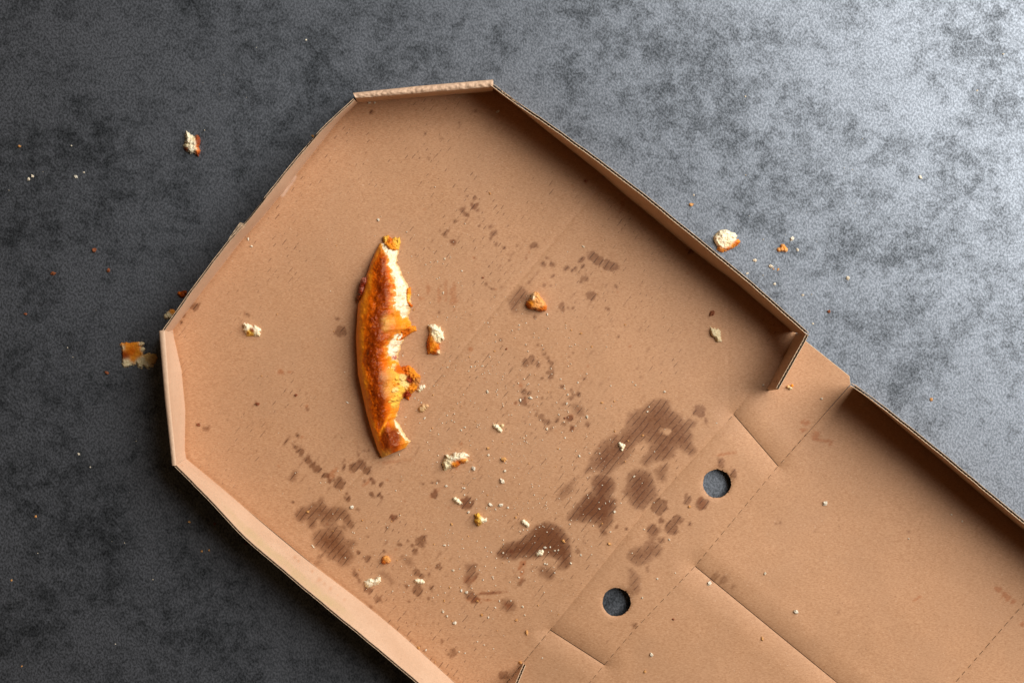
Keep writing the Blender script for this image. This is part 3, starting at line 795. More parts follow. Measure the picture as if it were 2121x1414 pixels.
def crust_mesh():
    ns, nt = 330, 150
    prof = np.array([(.05,0),(.02,.06),(.003,.15),(0,.25),(.015,.44),(.05,.63),(.11,.78),(.19,.89),(.28,.965),(.38,1.0),(.50,.965),(.60,.88),(.70,.75),(.80,.58),(.89,.40),(.96,.22),(1.0,.10),(.99,.03),(.95,0)])
    t0 = np.linspace(0, 1, len(prof)); tt = np.linspace(0, 1, nt)
    pr = np.stack([np.interp(tt, t0, prof[:, i]) for i in (0, 1)], 1)
    pr = smooth_line(pr, 10)
    s = np.linspace(0, 1, ns)
    xl, yl, xr, yr = crust_edges(s)
    # ragged torn side
    xr = xr + 4.2 * fbm(s * 46, s * 0, seed=81, octv=4, gain=.6) * smooth(0, .04, s)
    xl = xl + 0.7 * fbm(s * 20, s * 0, seed=82)
    hs = np.interp(s, HS[:, 0], HS[:, 1])
    tb = np.interp(s, TBS[:, 0], TBS[:, 1])
    T, Hn = pr[:, 0][None, :], pr[:, 1][None, :]
    S_ = s[:, None]
    X = xl[:, None] * (1 - T) + xr[:, None] * T
    Y = yl[:, None] * (1 - T) + yr[:, None] * T
    tb2 = tb[:, None] + .075 + .15 * fbm(S_ * 46 + 0 * T, T * 9 + 3, seed=83, octv=4, gain=.6) 
    torn = smooth(-.015, .03, T - tb2) * (Hn > .02)
    Hh = Hn * hs[:, None]
    # baked skin: swells and blisters
    up = smooth(.0, .3, Hn)
    sw = 4.5 * fbm(X / 30, Y / 46, seed=84, octv=2) + 1.6 * fbm(X / 11, Y / 15, seed=85, octv=2)
    bl = np.clip(fbm(X / 7.5, Y / 8.5, seed=86, octv=1) - .30, 0, 1) * 2.6
    fine = .55 * fbm(X / 2.8, Y / 2.8, seed=87, octv=2)
    Hh = Hh + up * (1 - torn) * (sw + bl + fine)
    # a fold line crossing the skin low down
    fx = (X - 800) * .80 - (Y - 880) * .0
    fold = seg_dist(X, Y, (812, 848), (788, 898))
    Hh = Hh - (1 - torn) * 2.6 * np.exp(-(fold / 3.0) ** 2) * up
    # open crumb: fibrous, pulled, with pockets
    fib = fbm(X / 5.5 + Y / 30, Y / 11, seed=88, octv=4, gain=.62)
    pock = np.clip(fbm(X / 7, Y / 6, seed=89, octv=2) - .15, 0, 1)
    Hh = Hh + torn * up * (4.2 * fib - 6.0 * pock - 3.0)
    Hh = np.maximum(Hh, 0.0)
    X = X + torn * 1.8 * fbm(X / 5, Y / 5, Hh / 5, seed=90, octv=2)
    fz = floor_z(X.ravel().copy(), Y.ravel().copy()).reshape(X.shape)
    Zm = fz + Hh * S
    V = P(X, Y, Zm)
    # ---- colour of the bake
    C = np.zeros(X.shape + (3,))
    gold = np.array([.84, .275, .012]); amber = np.array([.64, .115, .0025]); dark = np.array([.19, .021, .0010]); yel = np.array([.74, .42, .080]); cream = np.array([.85, .73, .48]); white = np.array([.92, .86, .70])
    mix = lambda a, b, f: a * (1 - f[..., None]) + b * f[..., None]
    n1 = fbm(X / 20, Y / 34, seed=91, octv=4, gain=.6); n2 = fbm(X / 4, Y / 4, seed=92, octv=3)
    C[:] = gold
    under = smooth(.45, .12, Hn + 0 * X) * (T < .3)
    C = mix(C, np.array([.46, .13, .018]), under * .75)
    tn = T + .09 * n1 + .05 * n2
    band = smooth(.17, .33, tn) * smooth(.66, .47, tn)
    band = band * (0.80 + .45 * n1 + .55 * n2) * smooth(.02, .10, S_ + 0 * X) 
    C = mix(C, amber, np.clip(smooth(.08, .2, tn) * smooth(.85, .6, tn), 0, 1))
    C = mix(C, dark, np.clip(band * 1.2, 0, .95))
    C = mix(C, yel, np.clip(smooth(-.10, -.01, T - tb2) * .6 * (1 - torn), 0, 1))
    # second dark patch at the lower end, right of the fold
    pd = np.exp(-((X - 816) / 17) ** 2 - ((Y - 905) / 24) ** 2)
    C = mix(C, np.array([.22, .036, .006]), np.clip(pd * 1.3, 0, 1) * (1 - torn))
    C = mix(C, gold, np.exp(-(fold / 3.2) ** 2) * .8 * (1 - torn))
    # pale golden shoulder at both ends
    C = mix(C, yel, np.clip(smooth(.96, 1.0, S_ + 0 * T) * smooth(.5, .0, T + 0 * S_), 0, 1))
    C = mix(C, yel * np.array([1, .85, .6]), np.clip(smooth(.07, .0, S_ + 0 * T) * smooth(.5, .2, T + 0 * S_) * .6, 0, 1))
    # cheese glaze spots melted on the skin
    for (cx, cy, rx, ry, a, col) in [(806, 664, 15, 12, .8, yel), (800, 680, 9, 7, .6, yel), (818, 686, 20, 12, .75, np.array([.62, .20, .03])), (806, 700, 9, 6, .6, dark), (815, 775, 18, 16, .85, yel), (812, 805, 16, 22, .8, yel * .95), (795, 780, 9, 14, .5, np.array([.55, .25, .10])), (820, 832, 12, 14, .8, yel)]:
        g = np.exp(-(((X - cx) / rx) ** 2 + ((Y - cy) / ry) ** 2) ** 1.5) * a * (.8 + .5 * n2)
        C = mix(C, col, np.clip(g, 0, 1))
    cw = mix(np.broadcast_to(white, C.shape), cream, np.clip(.5 + 1.1 * fib, 0, 1))
    cw = mix(cw, np.array([.62, .36, .10]), np.clip(smooth(.90, 1.0, T + 0 * S_) * .8 + .35 * np.clip(n1, 0, 1), 0, 1))
    cw = mix(cw, np.array([.52, .30, .11]), np.clip(pock * 1.2, 0, .7))
    Cf = mix(C, np.zeros(3), torn * 0) * (1 - torn[..., None]) + cw * torn[..., None]
    # floury speckle on the skin
    spk = smooth(.62, .85, fbm(X / 2.2, Y / 2.2, seed=93, octv=1)) * (1 - torn) * .5
    Cf = mix(Cf, np.array([.62, .26, .06]), spk)
    rgba = np.concatenate([Cf.reshape(-1, 3), (1 - torn).reshape(-1, 1)], 1)
    F = grid_faces(ns, nt)
    a = np.arange(ns - 1) * nt
    F = np.concatenate([F, np.stack([a + nt - 1, a, a + nt, a + 2 * nt - 1], -1)])     # underside strip
    Vf = V.reshape(-1, 3)
    tris = []
    caps = []
    for e in (0, ns - 1):
        c = V[e].mean(0); ci = len(Vf) + len(caps); caps.append(c)
        for i in range(nt - 1):
            tris.append((e * nt + i, e * nt + i + 1, ci) if e == 0 else (e * nt + i + 1, e * nt + i, ci))
    Vf = np.concatenate([Vf, np.array(caps)])
    rgba = np.concatenate([rgba, np.array([list(cream) + [0], list(yel * .9) + [0]])])
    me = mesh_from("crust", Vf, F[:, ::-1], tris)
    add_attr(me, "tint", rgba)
    return me, (X, Y, Zm)

crust_root = link("pizza_crust", None, None, loc=tuple(P(790, 725, YB)), category="pizza crust",
                  label="long half-eaten golden brown pizza crust torn open along one side")
CR_LOC = np.array(P(790, 725, YB))
cme, (GX, GY, GZ) = crust_mesh()
def shift(me, loc):
    a = np.empty(len(me.vertices) * 3, np.float32); me.vertices.foreach_get("co", a)
    a = a.reshape(-1, 3) - np.asarray(loc, np.float32)
    me.vertices.foreach_set("co", a.ravel()); me.update()
shift(cme, CR_LOC)
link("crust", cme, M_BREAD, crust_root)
def crust_top(x, y):
    d = (GX - x) ** 2 + (GY - y) ** 2
    m = d < 9
    return GZ[m].max() if m.any() else EXTRA_Z(x, y)

# ---- torn pieces: ragged outline, fibrous relief, colour seeds
RAST = np.full((520, 240), -1.0)          # height of the crust over the table, 1 unit cells from (680, 460)
_ix = np.clip((GX - 680).round().astype(int), 0, 239); _iy = np.clip((GY - 460).round().astype(int), 0, 519)
np.maximum.at(RAST, (_iy.ravel(), _ix.ravel()), GZ.ravel())
RAST = np.where(RAST < 0, 0.0026, RAST)
for _ in range(10):
    Q = np.pad(RAST, 1, mode='edge'); RAST = (Q[:-2, 1:-1] + Q[2:, 1:-1] + Q[1:-1, :-2] + Q[1:-1, 2:] + 2 * RAST) / 6
def on_crust(x, y):
    fx = np.clip(x - 680, 0, 238); fy = np.clip(y - 460, 0, 518); ix = fx.astype(int); iy = fy.astype(int); fx = fx - ix; fy = fy - iy
    return RAST[iy, ix] * (1 - fx) * (1 - fy) + RAST[iy, ix + 1] * fx * (1 - fy) + RAST[iy + 1, ix] * (1 - fx) * fy + RAST[iy + 1, ix + 1] * fx * fy

def flake(name, outline, seeds, h, loc, seed=0, base=None, cell=.85, ragged=1.5, relief=.35, rim=5.0, bubbles=0.0, on_table=False):
    """outline: polygon or None (then the union of the seeds); seeds: (x, y, r, height, colour, skin)"""
    sx = np.array([q[0] for q in seeds], float); sy = np.array([q[1] for q in seeds], float); sr = np.array([q[2] for q in seeds], float)
    sh = np.array([q[3] for q in seeds], float); sc = np.array([q[4] for q in seeds]); sk = np.array([q[5] for q in seeds], float)
    if outline is not None:
        o = np.array(outline); x0, y0 = o.min(0) - 4; x1, y1 = o.max(0) + 4
    else:
        x0, y0 = (sx - sr).min() - 4, (sy - sr).min() - 4; x1, y1 = (sx + sr).max() + 4, (sy + sr).max() + 4
    nx, ny = int((x1 - x0) / cell) + 2, int((y1 - y0) / cell) + 2
    X, Y = np.meshgrid(np.linspace(x0, x1, nx), np.linspace(y0, y1, ny)); X, Y = X.ravel(), Y.ravel()
    if outline is not None:
        ol = [tuple(q) for q in outline]
        d = line_dist(X, Y, ol + [ol[0]]); d = np.where(inside(X, Y, ol), d, -d)
    else:
        d = np.max(1.12 * sr[None] - np.hypot(X[:, None] - sx[None], Y[:, None] - sy[None]), axis=1)
    d = d + ragged * (1.0 * fbm(X / 5.0, Y / 5.0, seed=seed, octv=3, gain=.65) + .5 * vnoise(X / 1.9, Y / 1.9, seed=seed + 3))
    D = np.hypot(X[:, None] - sx[None], Y[:, None] - sy[None]) / sr[None]
    W = np.exp(-3.6 * D) + 1e-9; W /= W.sum(1, keepdims=True)
    C, K, hh = W @ sc, W @ sk, W @ sh
    edge = np.clip(d / rim, 0, 1) ** .5
    f = fbm(X / 10, Y / 10, seed=seed + 11, octv=4, gain=.55)
    rg = 1 - np.abs(fbm(X / 14, Y / 9, seed=seed + 12, octv=3)) * 2.2
    pk = np.clip(fbm(X / 8, Y / 6, seed=seed + 13, octv=3) - .22, 0, 1)
    top = hh * h * edge * (1 + relief * (1 - .6 * K) * (1.2 * f + .6 * rg - .4 - 2.0 * pk))
    if bubbles:
        bu = np.clip(fbm(X / 5.2, Y / 5.2, seed=seed + 14, octv=1) - .05, 0, 1)
        top = top + bubbles * edge * bu
    top = np.where(d > 0, np.maximum(top, .4), -1.2)
    g = base(X, Y) if base is not None else (np.zeros_like(X) if on_table else floor_z(X.copy(), Y.copy()))
    V = P(X, Y, g + np.maximum(top, -.6 if base is not None else 0.02) * S)
    F = grid_faces(ny, nx)
    F = F[(d[F] > 0).any(1)]
    used = np.zeros(len(X), bool); used[F.ravel()] = True
    idx = np.cumsum(used) - 1; F = idx[F][:, ::-1]
    C = C * (1 + .14 * f + .12 * fbm(X / 2.4, Y / 2.4, seed=seed + 15, octv=2))[:, None]
    C = C * (1 - .40 * pk * (1 - K))[:, None] ** np.array([.7, 1.0, 1.5])
    C = np.clip(C, .004, .92)
    me = mesh_from(name, V[used] - np.asarray(loc), F)
    add_attr(me, "tint", np.concatenate([C[used], K[used][:, None]], 1))
    return me

Wh = (.88, .80, .60); Cr = (.80, .68, .43); Go = (.76, .26, .018); Or = (.58, .125, .005); Br = (.24, .04, .004); Ye = (.80, .47, .07); Rd = (.26, .028, .008); Pk = (.48, .17, .12); Pl = (.80, .58, .22)
zc = (2.735, 663, 456)
def seedz(items): return [(zc[1] + x / zc[0], zc[2] + y / zc[0], r / zc[0], hh, c, k) for x, y, r, hh, c, k in items]
def cheese(name, poly, items, h, seed, base=on_crust, lab=None, bub=4.0, rag=1.3, rim=4.0):
    me = flake(name, Z(*zc, poly), seedz(items), h, CR_LOC, seed, base=base, cell=.8, ragged=rag, relief=.45, bubbles=bub, rim=rim)
    o = link(name, me, M_BREAD, crust_root)
    if lab: o["label"] = lab
cheese("melted_cheese", [(345,560),(365,530),(410,525),(440,550),(480,580),(500,600),(540,600),(545,625),(515,640),(480,665),(450,690),(400,695),(370,680),(350,650),(345,600)],
       [(390,550,22,1,Ye,.8),(440,570,20,1,Ye,.8),(356,575,9,1.6,Pl,.6),(370,625,9,1.6,Pl,.6),(400,648,20,.8,Rd,1),(380,676,12,.8,Br,1),(460,650,20,1,Or,1),(490,612,16,1,Or,1),(530,610,14,1,Go,.8),(430,610,20,.9,Go,.9),(430,680,14,1,Go,.9),(415,580,14,1,Ye,.8)], 6, 301)
cheese("melted_cheese", [(340,830),(380,805),(430,810),(460,830),(500,820),(530,840),(545,865),(570,880),(565,920),(545,960),(520,980),(500,1020),(475,1000),(450,1030),(440,1060),(400,1070),(380,1040),(375,1000),(385,960),(380,920),(350,890),(330,860)],
       [(390,832,20,1.2,Pl,.5),(350,870,18,1,(.42,.20,.09),.4),(370,895,12,1,(.40,.20,.10),.4),(415,890,20,1,Ye,.8),(410,930,16,1,Go,.9),(424,962,12,1.5,Pl,.6),(430,995,18,1,Ye,.8),(412,1040,18,1,Ye,.8),(445,845,14,1,Or,1),(480,850,16,1.4,Or,1),(510,845,12,1.5,Go,.7),(540,880,16,1.5,Go,.7),(505,905,13,1.2,Rd,1),(485,930,14,1.4,Pl,.5),(550,905,14,1.5,(.50,.20,.05),.7),(520,950,16,1.4,Go,.7),(490,985,14,1.2,Rd,.9),(500,1010,10,1,Or,.9),(470,890,12,1.3,Pl,.5),(465,960,14,1.1,Ye,.8)], 7, 302, bub=6.0, rag=1.8)
cheese("melted_cheese", [(355,95),(385,85),(405,105),(425,100),(450,100),(455,130),(445,165),(420,175),(385,160),(360,130)],
       [(370,105,14,1,Ye,.7),(395,112,14,1,Or,.9),(430,110,14,1,Ye,.7),(440,140,14,1,Ye,.6),(410,150,16,1,Go,.7),(380,135,12,1,Go,.7)], 10, 303, bub=4.0)
cheese("melted_cheese", [(490,385),(512,380),(515,420),(505,460),(525,485),(515,495),(490,470),(485,430)],
       [(500,400,12,1,Go,.8),(500,440,12,1,Ye,.7),(510,480,12,1,Or,.8)], 7, 304, bub=2.0)
edge_base = lambda X, Y: floor_z(X.copy(), Y.copy()) + 15 * S
cheese("burnt_bit", [(235,330),(262,320),(268,350),(252,395),(238,430),(215,455),(210,430),(220,400),(228,360)],
       [(250,335,12,1.3,Pk,.5),(240,365,12,1,Rd,.9),(245,390,10,1,Pk,.5),(228,405,10,1,Rd,.9),(225,440,12,1,Br,.9),(222,420,6,1.3,(.03,.012,.008),.9)], 9, 305, base=edge_base, lab="dark red sauce charred on the outer edge", bub=5.0)
cheese("burnt_bit", [(370,760),(395,750),(440,770),(430,790),(400,795),(372,785)],
       [(378,772,10,1,Rd,1),(400,768,9,1.3,(.75,.55,.46),.6),(425,775,10,1,Pk,.6),(400,788,8,1,Br,.9)], 5, 306, bub=2.0)

# ------------------------------------------------------------------ broken-off bread fragments
GR = "broken bread and crust pieces"
OUTL = {
 31: Z(12.86, 340, 240, [(590,415),(660,450),(690,520),(740,515),(770,545),(810,540),(850,510),(920,530),(950,600),(960,720),(920,830),(925,890),(970,930),(940,1010),(905,1085),(850,1040),(800,980),(740,990),(690,1015),(640,960),(570,930),(510,830),(545,720),(565,600),(550,520)]),
 32: Z(8.84, 1440, 440, [(440,330),(520,325),(570,315),(640,350),(720,380),(765,430),(750,480),(800,510),(825,540),(790,580),(760,610),(700,640),(640,680),(570,700),(500,730),(450,710),(400,680),(420,620),(380,580),(350,510),(340,450),(380,390)]),
 34: Z(14.14, 220, 680, [(420,480),(460,430),(700,425),(900,400),(1120,410),(1130,440),(1050,520),(960,540),(1100,560),(1130,610),(1120,660),(1060,700),(1070,760),(1100,800),(1130,770),(1250,710),(1330,740),(1450,760),(1490,850),(1470,950),(1420,1030),(1340,1050),(1390,1090),(1370,1130),(1250,1140),(1240,1190),(1210,1180),(1150,1120),(1080,1080),(1060,1160),(1040,1195),(1010,1140),(930,1130),(910,1050),(870,980),(860,1060),(800,1080),(740,1060),(660,1120),(570,1140),(480,1120),(470,1000),(460,800),(455,600),(450,540)]),
 35: Z(14.14, 460, 620, [(585,715),(660,695),(760,715),(850,760),(910,810),(940,765),(1010,790),(1090,850),(1155,910),(1100,960),(1110,1010),(1080,1075),(1000,1075),(920,1070),(850,1070),(720,1055),(740,1010),(670,960),(610,880),(650,850),(630,780)]),
 36: Z(7.07, 860, 640, [(190,240),(240,225),(290,228),(330,260),(365,255),(380,310),(410,345),(415,400),(425,440),(405,455),(380,440),(370,490),(345,515),(360,580),(360,660),(300,665),(240,650),(190,660),(185,600),(172,540),(180,460),(200,390),(215,330),(200,280)]),
 37: Z(4.42, 860, 360, [(1100,1085),(1130,1090),(1150,1130),(1190,1180),(1205,1220),(1195,1255),(1160,1265),(1100,1245),(1050,1240),(1015,1200),(1020,1165),(1050,1145),(1065,1100),(1080,1090)]),
 38: Z(7.07, 890, 910, [(220,225),(250,215),(290,240),(330,225),(360,190),(430,195),(500,185),(550,215),(585,240),(545,260),(560,310),(540,335),(500,350),(440,345),(420,390),(360,405),(310,405),(260,440),(240,450),(205,450),(190,390),(180,330),(215,280),(240,260)]),
 39: Z(5.05, 1450, 600, [(110,385),(130,405),(185,410),(215,440),(215,500),(225,545),(180,545),(150,500),(115,480),(105,430)]),
 40: Z(7.07, 890, 910, [(660,1100),(700,1075),(740,1110),(790,1150),(830,1145),(835,1190),(790,1220),(740,1250),(710,1270),(690,1240),(655,1180),(680,1140)]),
 41: Z(4.5, 700, 1100, [(245,465),(300,440),(340,450),(365,430),(395,425),(398,465),(370,490),(330,500),(290,520),(255,515)]),
}
HGT = {31: 15, 32: 17, 33: 7, 34: 6, 35: 13, 36: 17, 37: 22, 38: 16, 39: 12, 40: 14, 41: 11, 42: 12, 43: 7}
def frag(name, label, cat, balls, on_table=False, voxel=1.0, rough=1.5, seed=0):
    x, y = balls[0][:2]
    g = 0.0 if on_table else EXTRA_Z(x, y)
    loc = np.array(P(x, y, g))
    mz = max(b[3] for b in balls)
    seeds = [(b[0], b[1], b[2], .45 + .55 * b[3] / mz, b[4], b[5]) for b in balls]
    small = seed not in OUTL
    me = flake(name, OUTL.get(seed), seeds, HGT.get(seed, 7), loc, seed * 7, cell=.6 if small else .8, ragged=1.1 if small else 1.7, relief=.20 if seed == 34 else .20, rim=2.5 if seed == 34 else (3.0 if small else 5.0), on_table=on_table)
    return link(name, me, M_BREAD, None, label, cat, GR, loc=tuple(loc))
frag("bread_piece", "white bread piece with a brown crust side, alone on the dark table", "bread piece",
     [(393,291,7,9,Wh,0),(389,281,5,10,Wh,0),(397,301,8,9,Wh,0),(398,311,6,7,Wh,0),(388,300,6,6,Cr,.2),(386,308,4,4,Br,1),(400,289,5,8,Cr,.2),(408,288,5,7,Br,1),(411,296,5,7,Br,1),(410,304,5,6,Or,1),(408,312,4.5,5,Or,1),(411,318,3.5,4,Br,1),(406,309,4,7,Cr,.1)], True, 1.0, 1.6, 31)
frag("bread_piece", "largest pale bread piece on the table, golden at one edge, beside the fluted wall", "bread piece",
     [(1500,491,12,10,Wh,0),(1490,493,9,8,Wh,0),(1510,488,9,9,Wh,0),(1498,483,8,8,Wh,0),(1518,493,8,7,Wh,0),(1496,506,10,8,Wh,0),(1508,505,10,8,Cr,0),(1491,514,6,4,Go,.6),(1498,517,5,4,Go,.9),(1509,514,6,5,Or,.9),(1518,509,6,5,Go,.9),(1526,502,6,5,Or,.9),(1529,499,4,4,Go,.7),(1486,485,5,6,Cr,0)], True, 1.1, 1.6, 32)
frag("crust_flake", "small orange triangular crust flake on the pale part of the table", "crust flake",
     [(1620,515,5,4,(.75,.36,.12),.8),(1614,517,4,3,(.75,.36,.12),.8),(1627,517,4,3,(.75,.38,.14),.8),(1621,510,4,4,(.72,.32,.10),.8),(1624,513,3.5,4,Go,.8)], True, .8, .8, 33)
frag("crust_flake", "flat browned crust flake with ragged edge lying in the shade by the left corner wall", "crust flake",
     [(262,720,12,5,Go,.8,.42),(259,735,13,5,Br,1,.42),(272,728,12,5,Or,1,.42),(284,716,9,4,Go,.6,.42),(292,713,6,4,Cr,.2,.42),(263,751,11,5,Cr,.3,.42),(256,720,6,4,Cr,.1,.5),(256,750,6,4,Cr,.1,.5),(276,742,10,5,Go,.6,.42),(285,731,8,4,Go,.5,.42),(296,724,5,4,Cr,.1,.5),(272,755,6,4,Cr,.1,.5),
      (286,748,7,4,Cr,.2,.42),(297,747,8,4,Cr,.2,.42),(308,741,11,5,(.70,.44,.16),.5,.42),(312,749,10,4,(.74,.48,.2),.4,.42),(302,756,8,4,Cr,.1,.42),(316,741,8,4,(.70,.44,.16),.4,.42),(293,758,5,3,Cr,0,.5),(314,757,5,3,Cr,0,.5)], True, 1.1, 1.5, 34)
frag("bread_piece", "white bread piece with one brown spot on the cardboard floor left of the crust", "bread piece",
     [(510,678,7,7,Wh,0),(504,674,4.5,7,Wh,0),(507,686,6,6,Wh,0),(514,688,6,5,Ye,.3),(523,684,5,8,Br,1),(530,679,7,7,Wh,0),(536,686,6,6,Wh,0),(521,692,6,4,Ye,.4),(531,692,6,4,Cr,.2)], False, .9, 1.5, 35)
frag("bread_piece", "upright bread piece, white above and golden below, just right of the crust", "bread piece",
     [(895,680,7,10,Wh,0),(893,674,5,9,Wh,0),(904,678,6,9,Wh,0),(910,688,6,8,Wh,0),(914,698,4.5,6,Wh,0),(900,692,8,11,Cr,0),(907,702,6,9,Cr,.1),(892,700,7,9,Go,.9),(891,712,7,8,Or,1),(900,714,7,8,Go,1),(906,720,6,7,Or,1),(892,726,6,6,Go,1),(902,727,6,6,Or,1),(908,728,4,5,Cr,.3)], False, 1.0, 1.4, 36)
frag("crust_chunk", "cone shaped orange-brown crust chunk beside a grease stain", "crust chunk",
     [(1110,621,9,12,(.74,.34,.10),.9),(1110,611,6,11,(.76,.38,.13),.8),(1104,616,6,10,Wh,0),(1102,611,4,9,Cr,.1),(1101,627,8,9,Go,.9),(1112,632,10,9,(.70,.30,.08),1),(1122,630,8,8,(.74,.36,.12),1),(1127,637,5,5,Or,1),(1120,640,6,5,Or,1),(1096,631,5,5,Or,.8)], False, 1.0, 1.2, 37)
frag("bread_piece", "jagged white bread piece with a golden lower edge, below right of the crust", "bread piece",
     [(928,952,9,8,Cr,0),(924,946,6,9,Wh,0),(937,948,8,11,Wh,0),(948,943,9,11,Wh,0),(960,944,8,9,Wh,0),(968,944,5,7,Wh,0),(921,961,7,6,Cr,0),(922,969,5,4,Cr,0),(930,965,6,5,Cr,.1),(940,960,6,6,Go,.8),(948,957,6,6,Or,.9),(957,953,6,7,Go,.9),(964,952,5,6,Go,.8),(967,955,3,5,Cr,0)], False, 1.0, 1.6, 38)
frag("bread_piece", "pale bread piece lying in the shade near the long shaded wall", "bread piece",
     [(1476,684,5,6,Cr,0),(1473,680,3.5,5,Cr,0),(1480,692,7,7,Cr,0),(1488,691,4.5,6,Cr,0),(1485,701,5,5,Cr,0),(1491,704,3.5,3,Cr,0)], False, .8, 1.4, 39)
frag("bread_piece", "small yellow and white bread piece between the crust and the bottom stains", "bread piece",
     [(993,1078,7,8,Ye,.4),(990,1067,5,8,Ye,.7),(988,1074,5,7,Ye,.5),(999,1076,6,8,Wh,0),(1004,1079,4.5,6,Wh,0),(991,1085,5,5,(.80,.48,.12),.6)], False, .8, 1.2, 40)
frag("bread_flake", "curved white bread flake near the bright long wall", "bread flake",
     [(762,1208,6,5,Wh,0),(757,1205,4,5,Wh,0),(759,1212,4,3,Cr,0),(770,1206,6,6,Wh,0),(779,1203,6,7,Wh,0),(786,1199,4,6,Wh,0),(784,1206,4,5,Cr,0)], False, .8, 1.3, 41)
frag("crust_nugget", "round orange crust nugget just above the curved white flake", "crust nugget",
     [(799,1158,7,6,(.74,.34,.09),.7),(803,1160,5.5,6,(.74,.36,.12),.7),(796,1162,5,4,Or,.8)], False, .8, 1.0, 42)
frag("bread_flake", "smooth white oval bread flake below the cluster of brown spots", "bread flake",
     [(866,1203,4.5,4,Wh,0),(872,1204,4.5,4,Wh,0),(862,1202,3,4,Wh,0),(876,1205,3,3,Wh,0)], False, .7, .8, 43)
frag("bread_piece", "small white bread piece touching the melted cheese of the crust", "bread piece",
     [(872,803,5,5,Wh,0),(877,801,3.5,5,Wh,0),(868,808,3.5,4,Cr,0)], False, .8, 1.0, 44)
frag("crust_nugget", "grainy tan nugget of two lumps on the floor right of the crust", "crust nugget",
     [(873,847,6,5,(.62,.40,.20),.4),(876,842,4.5,6,(.66,.44,.24),.3),(883,841,4,4,(.62,.38,.20),.4),(879,844,4,4,(.6,.4,.2),.4)], False, .8, 1.2, 45)
frag("bread_piece", "forked white bread piece midway between the crust and the two holes", "bread piece",
     [(1028,883,4.5,5,Wh,0),(1033,888,4.5,5,Wh,0),(1036,891,3.5,4,Wh,0),(1024,882,3,4,Cr,0),(1040,881,3,4,Cr,0)], False, .7, 1.1, 46)
frag("bread_piece", "white star shaped bread piece on the darkest stain", "bread piece",
     [(1118,1145,4.5,4,Wh,0),(1114,1147,3.5,3,Wh,0),(1122,1142,3.5,4,Wh,0),(1121,1147,3,3,Wh,0),(1118,1141,2.5,4,Wh,0)], False, .6, 1.0, 47)
frag("bread_flake", "long white bread flake lying just right of the dark stain row", "bread flake",
     [(1084,1080,4,4,Wh,0),(1088,1083,4.5,4,Wh,0),(1092,1087,4,4,Wh,0)], False, .6, 1.0, 48)
frag("bread_piece", "forked white bread piece on the broadest stain, left of the upper hole", "bread piece",
     [(1286,922,4,5,Wh,0),(1289,926,3.5,5,Wh,0),(1284,919,3,4,Wh,0),(1292,922,2.5,4,Wh,0),(1288,931,2.5,4,Wh,0)], False, .6, 1.0, 49)
frag("bread_flake", "slender white bread flake beside the small brown stain below the crust", "bread flake",
     [(942,1033,3.5,4,Wh,0),(947,1037,4.5,4,Wh,0),(952,1041,3.5,3,Wh,0)], False, .6, 1.0, 50)
frag("crust_flake", "tan crust flake half hidden behind the short torn wall", "crust flake",
     [(351,652,7,4,Cr,.1),(345,655,5,3,Cr,.1),(356,647,6,4,Go,.5)], True, .9, 1.2, 51)
frag("crust_flake", "dark brown crust flake pressed against the outside of the short wall", "crust flake",
     [(377,610,6,4,Br,.9),(383,606,4,3,Br,.9),(372,608,4,3,Or,.8)], True, .9, 1.0, 52)
frag("crust_flake", "curled golden crust flake on the hinge strip beside the tuck flap", "crust flake",
     [(1632,801,3.2,3,(.72,.45,.2),.3),(1637,803,3.2,3,Cr,.2),(1640,799,2.6,3,Go,.4)], False, .6, .8, 53)

# ------------------------------------------------------------------ small crumbs
protos = {}
def crumb_proto(kind, i):
    key = (kind, i)
    if key in protos: return protos[key]
    bm = bmesh.new()
    bmesh.ops.create_icosphere(bm, subdivisions=2 if i < 6 else 3, radius=.5)
    for v in bm.verts:
        q = np.array(v.co)
        k = 1 + .75 * float(fbm(np.array(q[0] * 3.0 + i * 9), np.array(q[1] * 3.0), np.array(q[2] * 3.0), seed=200 + i, octv=2))
        v.co = v.co * k
        v.co.z = max(v.co.z, -.34)
    me = bpy.data.meshes.new("bread_crumb"); bm.to_mesh(me); bm.free()
    me.polygons.foreach_set("use_smooth", np.zeros(len(me.polygons), bool))
    me.materials.append({'w': M_CW, 'g': M_CG, 'b': M_CB}[kind])
    protos[key] = me
    return me
CR = []
def cr(z, items):
    zoom, ox, oy = z
    for it in items:
        k, x, y, d = it[:4]
        CR.append((k, ox + x / zoom, oy + y / zoom, d / zoom, it[4] if len(it) > 4 else 1.0, it[5] if len(it) > 5 else None))
z1 = (5.44, 680, 460); z2 = (5.44, 680, 700)
